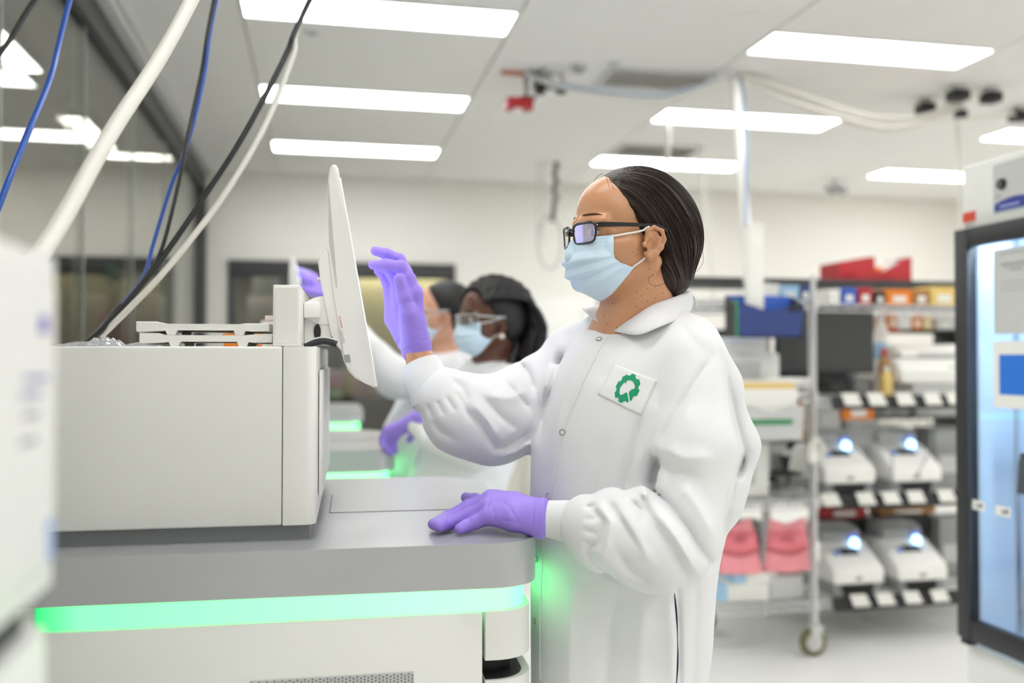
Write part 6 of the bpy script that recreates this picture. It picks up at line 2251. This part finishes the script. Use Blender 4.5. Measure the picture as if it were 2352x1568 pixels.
quad = [pnt(150, 985), pnt(600, 190), pnt(1680, 600), pnt(1270, 1520)]
quad = [(1373, 905), (1412, 836), (1510, 874), (1473, 955)]
n1 = 14
gridp = []
for i in range(n1 + 1):
    for j in range(n1 + 1):
        u, v = i / n1, j / n1
        x = (1 - u) * (1 - v) * quad[0][0] + (1 - u) * v * quad[1][0] + u * v * quad[2][0] + u * (1 - v) * quad[3][0]
        y = (1 - u) * (1 - v) * quad[0][1] + (1 - u) * v * quad[1][1] + u * v * quad[2][1] + u * (1 - v) * quad[3][1]
        gridp.append((x, y))
gp = A.hits(gridp, coat_field, 1.40, 0.0008)
bm = nb()
g = [bm.verts.new(q.tolist()) for q in gp]
for i in range(n1):
    for j in range(n1):
        bm.faces.new((g[i * (n1 + 1) + j], g[(i + 1) * (n1 + 1) + j], g[(i + 1) * (n1 + 1) + j + 1], g[i * (n1 + 1) + j + 1]))
patch = part('chest_patch', bm, mat('patch_cloth', 'ededee', 0.8, var=0.01), coat, 60)
md = patch.modifiers.new('s', 'SOLIDIFY')
md.thickness = 0.0010
md.offset = 0
# emblem: cog ring around a ginkgo leaf, traced as flat print on the patch
outer = [(1030, 428), (1125, 470), (1112, 530), (1140, 570), (1175, 578), (1208, 572), (1240, 705), (1195, 750), (1180, 800), (1195, 830), (1220, 865), (1145, 1005), (1090, 1000), (1050, 1030), (1030, 1080),
         (1028, 1110), (978, 1138), (940, 930), (955, 885), (1000, 845), (1080, 812), (1104, 770), (1090, 700), (1045, 625), (970, 590), (900, 605), (872, 640), (886, 725), (842, 642), (800, 680), (745, 750),
         (712, 820), (708, 940), (735, 978), (780, 965), (880, 908), (905, 940), (945, 1150), (905, 1170), (885, 1150), (860, 1128), (810, 1132), (775, 1185), (668, 1140), (690, 1080), (680, 1050), (640, 1035), (598, 1050),
         (583, 915), (625, 865), (632, 800), (605, 775), (680, 632), (730, 625), (770, 580), (780, 520), (900, 450), (920, 478), (965, 485), (1000, 460)]
from mathutils.geometry import delaunay_2d_cdt
op = np.array(outer, float)


def inside(x, y):
    r = False
    n = len(op)
    for i in range(n):
        (x1, y1), (x2, y2) = op[i], op[(i + 1) % n]
        if (y1 > y) != (y2 > y) and x < (x2 - x1) * (y - y1) / (y2 - y1) + x1:
            r = not r
    return r


cand = [Vector(q) for q in outer] + [Vector((x, y)) for x in range(590, 1240, 45) for y in range(440, 1190, 45) if inside(x, y)]
ne = len(outer)
vv, ee, ff = delaunay_2d_cdt(cand, [(i, (i + 1) % ne) for i in range(ne)], [], 0, 1e-4)[:3]
ff = [f for f in ff if inside(sum(vv[i].x for i in f) / 3, sum(vv[i].y for i in f) / 3)]
P2 = A.hits([pnt(v.x, v.y) for v in vv], coat_field, 1.40, 0.0020)
bm = nb()
vs = [bm.verts.new(q.tolist()) for q in P2]
for f in ff:
    bm.faces.new([vs[i] for i in f])
part('cog_leaf_emblem', bm, M['green'], patch, 60)
sl = A.hits([(1549 + 7 * math.sin(k / 5.5), 1362 + 15 * k) for k in range(22)], coat_field, 1.40, 0.0004)
part('side_slit', tube(nb(), [q.tolist() for q in sl], [0.0004] + [0.0013 + 0.0006 * math.sin(k * 0.8) for k in range(20)] + [0.0008], 6), M['navy'], coat, 60)

# ---- knit cuffs
rib_cuff(coat, Vector(J(966, 832, 1.732).tolist()), Vector(J(980, 868, 1.725).tolist()), Vector(J(1002, 908, 1.72).tolist()), .0335, .0395, .0485)
rib_cuff(coat, Vector(J(1238, 1189, 1.494).tolist()), Vector(J(1300, 1196, 1.478).tolist()), Vector(J(1352, 1206, 1.460).tolist()), .0272, .0325, .0405)

# ---- purple gloves
def glove_raised(p):
    def F_(pts, rs, k=0.006):
        return chain(p, [J(*q) for q in pts], rs, k)
    d = F_([(962, 792, 1.728), (953, 735, 1.715), (951, 674, 1.705)], [.0205, .0190, .0165])
    d = smin(d, F_([(955, 792, 1.735), (942, 735, 1.728), (938, 668, 1.725)], [.0210, .0205, .0170]), 0.012)
    d = smin(d, F_([(948, 790, 1.75), (927, 735, 1.748), (919, 668, 1.745)], [.0200, .0205, .0170]), 0.012)
    d = smin(d, F_([(933, 785, 1.763), (908, 732, 1.765), (901, 676, 1.765)], [.0190, .0200, .0165]), 0.012)
    d = smin(d, F_([(950, 775, 1.715), (938, 722, 1.694)], [.0220, .0175]), 0.014)
    th = F_([(938, 722, 1.694), (928, 682, 1.687), (917, 641, 1.682)], [.0160, .0128, .0112])
    ix = F_([(951, 674, 1.705), (938, 640, 1.703), (921, 613, 1.700), (888, 608, 1.697), (857, 608, 1.695)], [.0152, .0130, .0118, .0106, .0090])
    md_ = F_([(939, 660, 1.725), (931, 625, 1.727), (917, 596, 1.727), (888, 583, 1.725), (862, 576, 1.723)], [.0148, .0125, .0113, .0102, .0092])
    rg = F_([(920, 664, 1.745), (904, 632, 1.747), (890, 616, 1.745), (872, 612, 1.742)], [.0150, .0118, .0105, .009])
    lt = F_([(901, 676, 1.765), (889, 646, 1.768), (880, 630, 1.766), (868, 622, 1.764)], [.0145, .0108, .0094, .008])
    for f_, k in ((ix, .007), (md_, .007), (rg, .007), (lt, .007)):
        d = smin(d, f_, k)
    d = smin(d, th, 0.006)
    # flared wrinkled wrist
    cuff = F_([(952, 782, 1.735), (956, 806, 1.735)], [.0255, .0275], 0.01)
    cuff = smin(cuff, F_([(931, 803, 1.735), (957, 812, 1.72), (982, 797, 1.735)], [.0045, .0040, .0045]), 0.006)
    d = smin(d, cuff, 0.012)
    px, py = A.pix(p)
    # creases: thumb joints, wrist wrinkles, finger joints
    def cr(x0, y0, x1, y1, w, a):
        ax, ay = x1 - x0, y1 - y0
        t = np.clip(((px - x0) * ax + (py - y0) * ay) / (ax * ax + ay * ay), 0, 1)
        return a * np.exp(-(np.hypot(px - x0 - t * ax, py - y0 - t * ay) / w) ** 2)
    w = 0
    for c_ in ((917, 658, 932, 655, 2.2, .0008), (920, 668, 936, 664, 2.2, .0009), (923, 678, 940, 674, 2.4, .0009), (928, 694, 946, 688, 2.4, .0008), (918, 697, 948, 694, 2.5, .0010),
               (950, 768, 970, 758, 3, .0016), (952, 778, 974, 770, 3, .0012), (945, 660, 962, 650, 3, .001), (920, 774, 914, 790, 4, .0020), (918, 700, 914, 740, 6, .0012),
               (890, 588, 896, 600, 3, .001), (910, 598, 922, 590, 3, .0012), (960, 782, 978, 780, 3, .0012), (926, 800, 945, 790, 4, -.001)):
        w = w + cr(*c_)
    return d + w


sdf_part('glove', glove_raised, (float(J(835, 700, 1.72)[0]), -0.03, 1.33), (float(J(1005, 700, 1.72)[0]), 0.19, 1.61), 0.0019, M['purple'], wom, 1)


def zd(px, py, z):          # distance at which a sight line reaches a height
    return (EYE - z) / (py - 822 + 1e-6) * FPX


def glove_resting(p):
    def F_(pts, rs, k=0.006):
        return chain(p, [J(*q) for q in pts], rs, k)
    zt = 1.0855
    ti, tm, tr_, tl = (995, 1203, zd(995, 1203, zt)), (999, 1205, zd(999, 1205, zt) - .012), (1009, 1208, zd(1009, 1208, zt) - .012), (1056, 1214, zd(1056, 1214, zt - .001))
    d = F_([(1235, 1180, 1.50), (1180, 1160, 1.525), (1128, 1146, 1.562)], [.0235, .0215, .0165])
    d = smin(d, F_([(1235, 1183, 1.495), (1180, 1170, 1.512), (1128, 1150, 1.542)], [.0235, .0215, .0170]), 0.012)
    d = smin(d, F_([(1235, 1190, 1.488), (1180, 1182, 1.497), (1122, 1166, 1.520)], [.0235, .0205, .0160]), 0.012)
    d = smin(d, F_([(1235, 1196, 1.482), (1180, 1192, 1.485), (1124, 1186, 1.500)], [.0220, .0185, .0145]), 0.012)
    for pts, rs in (([(1128, 1146, 1.562), (1075, 1163, 1.572), (1028, 1187, 1.566), ti], [.0135, .0112, .0102, .0090]),
                    ([(1128, 1150, 1.542), (1078, 1170, 1.550), (1030, 1193, 1.545), tm], [.0140, .0116, .0106, .0092]),
                    ([(1122, 1166, 1.520), (1078, 1182, 1.525), (1034, 1200, 1.520), tr_], [.0138, .0116, .0106, .0098]),
                    ([(1124, 1186, 1.500), (1092, 1199, 1.502), (1072, 1207, 1.500), tl], [.0125, .0105, .0098, .0090])):
        d = smin(d, F_(pts, rs), 0.006)
    d = smin(d, F_([(1195, 1170, 1.55), (1130, 1158, 1.62), (1090, 1147, 1.66), (1070, 1142, 1.69)], [.0190, .0135, .0110, .0095]), 0.010)
    # rolled wrist edge
    d = smin(d, F_([(1228, 1188, 1.492), (1248, 1190, 1.491)], [.0275, .0290], .01), 0.010)
    a, b = J(1246, 1190, 1.491), J(1228, 1188, 1.492)
    ax_ = (a - b) / np.linalg.norm(a - b)
    r = p - a
    t = r @ ax_
    rad = length(r - t[..., None] * ax_)
    d = smin(d, np.hypot(t, rad - 0.0300) - 0.0040, 0.003)
    d = smin(d, np.hypot(t + 0.011, rad - 0.0292) - 0.0030, 0.003)
    px, py = A.pix(p)

    def cr(x0, y0, x1, y1, w, a_):
        ax, ay = x1 - x0, y1 - y0
        tt = np.clip(((px - x0) * ax + (py - y0) * ay) / (ax * ax + ay * ay), 0, 1)
        return a_ * np.exp(-(np.hypot(px - x0 - tt * ax, py - y0 - tt * ay) / w) ** 2)
    w = 0
    for c_ in ((1124, 1144, 1118, 1172, 3, .0012), (1132, 1168, 1137, 1198, 2.5, .0011), (1160, 1156, 1178, 1180, 3, .0010), (1170, 1160, 1192, 1205, 2.5, .0009), (1158, 1195, 1186, 1200, 3, .0012),
               (1226, 1160, 1222, 1205, 2.5, .0012), (1037, 1192, 1046, 1202, 3, .0009), (1024, 1196, 1030, 1206, 2.5, .0007), (1056, 1166, 1064, 1174, 2.5, .0006), (1072, 1202, 1078, 1212, 2.5, .0006)):
        w = w + cr(*c_)
    return d + w


sdf_part('glove', glove_resting, (float(J(975, 1200, 1.6)[0]), -0.20, 1.04), (float(J(1265, 1200, 1.48)[0]), 0.10, 1.16), 0.0019, M['purple'], wom, 1)
legs_and_shoes(wom, A, float(J(1430, 1500, 1.66)[0]), float(YT), 0.86, (-0.94, -0.34), 0.055, 0.07)
# ================================================================== the two colleagues behind
def simple_glove(parent, w, f, n, th, curl=0.5, k=1.0, h=0.0035):
    """A five-fingered gloved hand: wrist point w, finger direction f, palm normal n, thumb side th (unit vectors)."""
    w, f, n, th = [np.asarray(v, np.float32) for v in (w, f, n, th)]
    f = f / np.linalg.norm(f)
    n = n - f * (n @ f); n /= np.linalg.norm(n)
    s = np.cross(n, f)
    if s @ th < 0:
        s = -s
    chains = [([w, w + f * .09 * k + s * .0], [.026, .024])]
    for off, L in ((.030, .070), (.010, .078), (-.010, .072), (-.028, .058)):
        b = w + f * .085 * k + s * off * k
        a1 = b + (f * math.cos(curl * .6) + n * math.sin(curl * .6)) * L * .48 * k
        a2 = a1 + (f * math.cos(curl * 1.4) + n * math.sin(curl * 1.4)) * L * .30 * k
        a3 = a2 + (f * math.cos(curl * 2.0) + n * math.sin(curl * 2.0)) * L * .24 * k
        chains.append(([w + f * .02 + s * off * .5, b, a1, a2, a3], [.016, .0135, .0112, .0100, .0088]))
    t0 = w + f * .03 * k + s * .026 * k
    t1 = t0 + (f * .55 + s * .75 + n * .3) * .045 * k
    t2 = t1 + (f * .85 + s * .35 + n * .3) * .034 * k
    chains.append(([t0, t1, t2], [.0165, .0125, .010]))
    chains.append(([w - f * .035, w + f * .01], [.031, .027]))

    def fn(p):
        d = None
        for pts, rs in chains:
            e = chain(p, pts, rs, .006)
            d = e if d is None else smin(d, e, .008)
        return d
    allp = np.array([q for pts, _ in chains for q in pts])
    return sdf_part('glove', fn, allp.min(0) - .05, allp.max(0) + .05, h, M['purple'], parent, 1)


def colleague(label, fig_px, d, head, skin, neck, chest, sh_n, sh_f, torso, arms, hair_fn, rest):
    F = Fig(fig_px, d)
    F.setup()
    t = thing('person', label, 'person', tuple(F.o), -YAW)
    H = Head(F, *head)
    Jn = F.J
    nb_ = Jn(*neck)
    tor = [(Jn(*q[:3]), q[3]) for q in torso]
    arm_pts = [([Jn(*q[:3]) for q in a['pts']], [q[3] for q in a['pts']]) for a in arms]

    def coat_f(p):
        d_ = chain(p, [q for q, _ in tor], [r for _, r in tor], .08)
        d_ = smax(d_, tor[-1][0][2] - p[..., 2], .01)
        d_ = smin(d_, rc(p, nb_, Jn(*sh_n), .055, .062), .06)
        d_ = smin(d_, rc(p, nb_, Jn(*sh_f), .055, .062), .06)
        for pts, rs in arm_pts:
            d_ = smin(d_, chain(p, pts, rs, .03), .03)
        q = p * 40
        d_ = d_ + .0028 * np.sin(q[..., 0] + 1.7 * np.sin(q[..., 2] * .5)) * np.sin(q[..., 2] * .8 + q[..., 1])
        return smax(d_, -rc(p, Jn(*chest), H.out((-.03, 0, -.05)), .058, .062), .01)
    P = np.array([q for q, _ in tor] + [q for pts, _ in arm_pts for q in pts] + [Jn(*sh_n), Jn(*sh_f)])
    coat_ = sdf_part('lab_coat', coat_f, P.min(0) - .2, P.max(0) + .2, .008, M['coat'], t, 1)
    nk = Jn(*chest)

    def body_f(p):
        d_ = H.field(p, eyes=False)
        d_ = smin(d_, rc(p, H.out((-.02, 0, -.055)), nk, .050, .055), .022)
        d_ = smin(d_, rc(p, nk, tor[0][0], .07, .10), .05)
        d_ = smin(d_, chain(p, [q for q, _ in tor[:2]], [.10, .11], .05), .05)
        for s_ in (sh_n, sh_f):
            d_ = smin(d_, rc(p, nk, Jn(*s_), .045, .045), .04)
        for a, (pts, rs) in zip(arms, arm_pts):
            d_ = smin(d_, chain(p, pts + [np.asarray(Jn(*a['hand']), np.float32)], [.042, .038, .03, .026][:len(pts)] + [.022], .02), .02)
        return d_
    sdf_part('body', body_f, P.min(0) - .15, np.maximum(P.max(0), H.c + .0) + np.array((.2, .2, .24)), .0065, skin, t, 1)
    for s_ in (-1, 1):
        c = H.out((0.086, 0.033 * s_, 0.0195))
        bm = nb()
        bmesh.ops.create_uvsphere(bm, u_segments=14, v_segments=10, radius=0.013)
        bmesh.ops.translate(bm, verts=bm.verts[:], vec=Vector(c.tolist()))
        e = part('eye', bm, M['eye'], t, 180)
        a, b = H.out((0.0972, 0.033 * s_, 0.0185)), H.out((0.0996, 0.033 * s_, 0.0185))
        part('iris', tube(nb(), [a.tolist(), b.tolist()], [0.006, 0.0048], 12), M['iris'], e)
        pts = [H.out(q).tolist() for q in [(.101, .014 * s_, .042), (.099, .028 * s_, .048), (.086, .048 * s_, .046)]]
        part('eyebrow', tube(nb(), pts, .003, 6), M['hair2'], t)
    face_mask(H, t, 14, 26)
    # clear safety glasses: a wrapped visor and two temples
    bm = nb()
    g = []
    for i in range(17):
        a = -1.15 + 2.3 * i / 16
        row = []
        for u in (.0, .018, .038):
            row.append(bm.verts.new(H.out((.052 + .066 * math.cos(a) - .10 * max(0, .014 - u), .078 * math.sin(a), u)).tolist()))
        g.append(row)
    for a_, b_ in zip(g, g[1:]):
        for k in range(2):
            bm.faces.new((a_[k], b_[k], b_[k + 1], a_[k + 1]))
    vis = part('safety_glasses', bm, M['lens2'], t, 60)
    part('visor_edge', tube(nb(), [H.out((.052 + .066 * math.cos(-1.15 + 2.3 * i / 16), .078 * math.sin(-1.15 + 2.3 * i / 16), .038)).tolist() for i in range(17)], .0018, 6), M['lgrey'], vis)
    for s_ in (-1, 1):
        part('temple', tube(nb(), [H.out(q).tolist() for q in [(.078, s_ * .072, .034), (.03, s_ * .079, .031), (-.01, s_ * .082, .030)]], .0028, 6), M['lgrey'], vis)
    hair_fn(t, H)
    # collar
    for sg in (1, -1):
        rows = []
        for r_, u in ((.064, .012), (.070, .026), (.088, .008), (.10, -.012)):
            rows.append([(nk + np.array((r_ * math.cos(a), r_ * math.sin(a) * .95, u + .03 + .012 * math.cos(a)), np.float32)) for a in np.linspace(math.pi + .25, math.pi + .25 + sg * 2.8, 6)])
        strip('collar', rows, coat_, M['coat'], .002)
    for a, (pts, rs) in zip(arms, arm_pts):
        w = np.asarray(Jn(*a['hand']), np.float32)
        e = pts[-1]
        dr = (w - e) / np.linalg.norm(w - e)
        rib_cuff(coat_, Vector((w - dr * .005).tolist()), Vector((w - dr * .04).tolist()), Vector((w - dr * .09).tolist()), .030, .034, rs[-1] + .002, n=24)
        simple_glove(t, w, a['f'], a['n'], a['th'], a.get('curl', .5))
    rest(t, H, F)
    legs_and_shoes(t, F, float(tor[-1][0][0]), float(tor[-1][0][1]), .84, (-.96, -.25))
    return t


def locs(t, H):
    o = sdf_part('hair', lambda p: hair_field(H.to(p), False), H.c - .17, H.c + .19, .005, M['hair2'], t, 1)
    rr = random.Random(11)
    for i in range(58):
        a = -1.35 + 2.7 * (i % 29) / 28 + rr.uniform(-.05, .05)
        ro = 1.0 + .05 * (i // 29) + rr.uniform(0, .03)
        L0 = math.sin(a)
        pts = []
        for k in range(7):
            th = math.radians(38 + 26 * k)        # from the hairline over the crown to the nape
            f = .108 * math.cos(th) * (1 if k else .9)
            u = .056 + .098 * math.sin(th) * math.cos(a * .9)
            l = .088 * L0 * (0.75 + .25 * math.sin(th))
            pts.append((f * ro - .012, l * ro, u * ro if u > 0 else u))
        e = pts[-1]
        dz = rr.uniform(.05, .13)
        wob = rr.uniform(-.02, .02)
        pts += [(-.125 - rr.uniform(0, .035), e[1] * 1.05 + wob, .02), (-.118 - rr.uniform(-.01, .04), e[1] * 1.1 + wob, -.035), (-.085 - rr.uniform(0, .05), e[1] * 1.1 + wob * 1.5, -.04 - dz)]
        pts = [p_ for k, p_ in enumerate(pts) if k < 5 or k > 6]
        q = spline([H.out(p_).tolist() for p_ in pts], 4)
        rs = [.0085 + .0016 * math.sin(j * 2.1 + i) for j in range(len(q))]
        part('braid', tube(nb(), q, rs, 6), M['hair2'], o, 60)
    for k in range(3):
        q = spline([H.out(p_).tolist() for p_ in [(-.06, .06, -.06), (-.03, .075 + .006 * k, -.10), (-.01 - .015 * k, .082, -.135), (-.025, .085, -.15)]], 5)
        part('braid', tube(nb(), q, .008, 6), M['hair2'], o, 60)


def cropped(t, H):
    sdf_part('hair', lambda p: hair_field(H.to(p), False), H.c - .17, H.c + .19, .005, M['hair2'], t, 1)


def rest2(t, H, F):
    bm = nb()
    bmesh.ops.create_uvsphere(bm, u_segments=16, v_segments=10, radius=0.0095)
    bmesh.ops.translate(bm, verts=bm.verts[:], vec=Vector(H.out((0.006, 0.086, -0.030)).tolist()))
    part('pearl_earring', bm, mat('pearl', 'e9ddd2', 0.25), t, 180)


colleague('woman with dark braids, clear safety glasses and mask, behind the raised purple hand', 1110, 3.0,
          (1128, 752, 2.97, 28), M['skin2'], (1118, 862, 3.0), (1118, 872, 2.99), (1192, 888, 2.88), (1058, 892, 3.12),
          [(1122, 930, 3.0, .135), (1075, 1040, 3.0, .135), (1042, 1130, 3.0, .135), (1030, 1500, 3.02, .16)],
          [dict(pts=[(1185, 895, 2.87, .062), (1095, 1035, 2.80, .058), (990, 1005, 2.83, .044)], hand=(950, 968, 2.86), f=(-.62, .35, -.30), n=(-.3, 0, -1), th=(0, 1, 0), curl=.9),
           dict(pts=[(1062, 895, 3.12, .060), (1020, 1040, 3.14, .056), (1005, 1030, 3.2, .044)], hand=(1000, 1010, 3.27), f=(-.2, .6, -.3), n=(0, 0, -1), th=(0, -1, 0), curl=.35)],
          locs, rest2)
colleague('dark haired person in mask and safety glasses, raising a purple hand to the farther screen', 1000, 3.4,
          (1020, 735, 3.36, 10), M['skin3'], (1026, 838, 3.38), (1026, 846, 3.37), (1040, 862, 3.24), (985, 858, 3.50),
          [(1000, 900, 3.37, .13), (972, 1020, 3.37, .135), (968, 1100, 3.37, .135), (968, 1420, 3.38, .155)],
          [dict(pts=[(1000, 866, 3.24, .064), (905, 868, 3.16, .066), (795, 745, 3.14, .046)], hand=(752, 690, 3.13), f=(-.55, 0, .75), n=(-.8, .2, -.5), th=(0, -1, .2), curl=.35),
           dict(pts=[(985, 870, 3.5, .060), (990, 1000, 3.54, .056), (985, 1090, 3.52, .044)], hand=(980, 1150, 3.5), f=(-.1, 0, -1), n=(-1, 0, 0), th=(0, -1, 0), curl=.35)],
          cropped, lambda t, H, F: None)
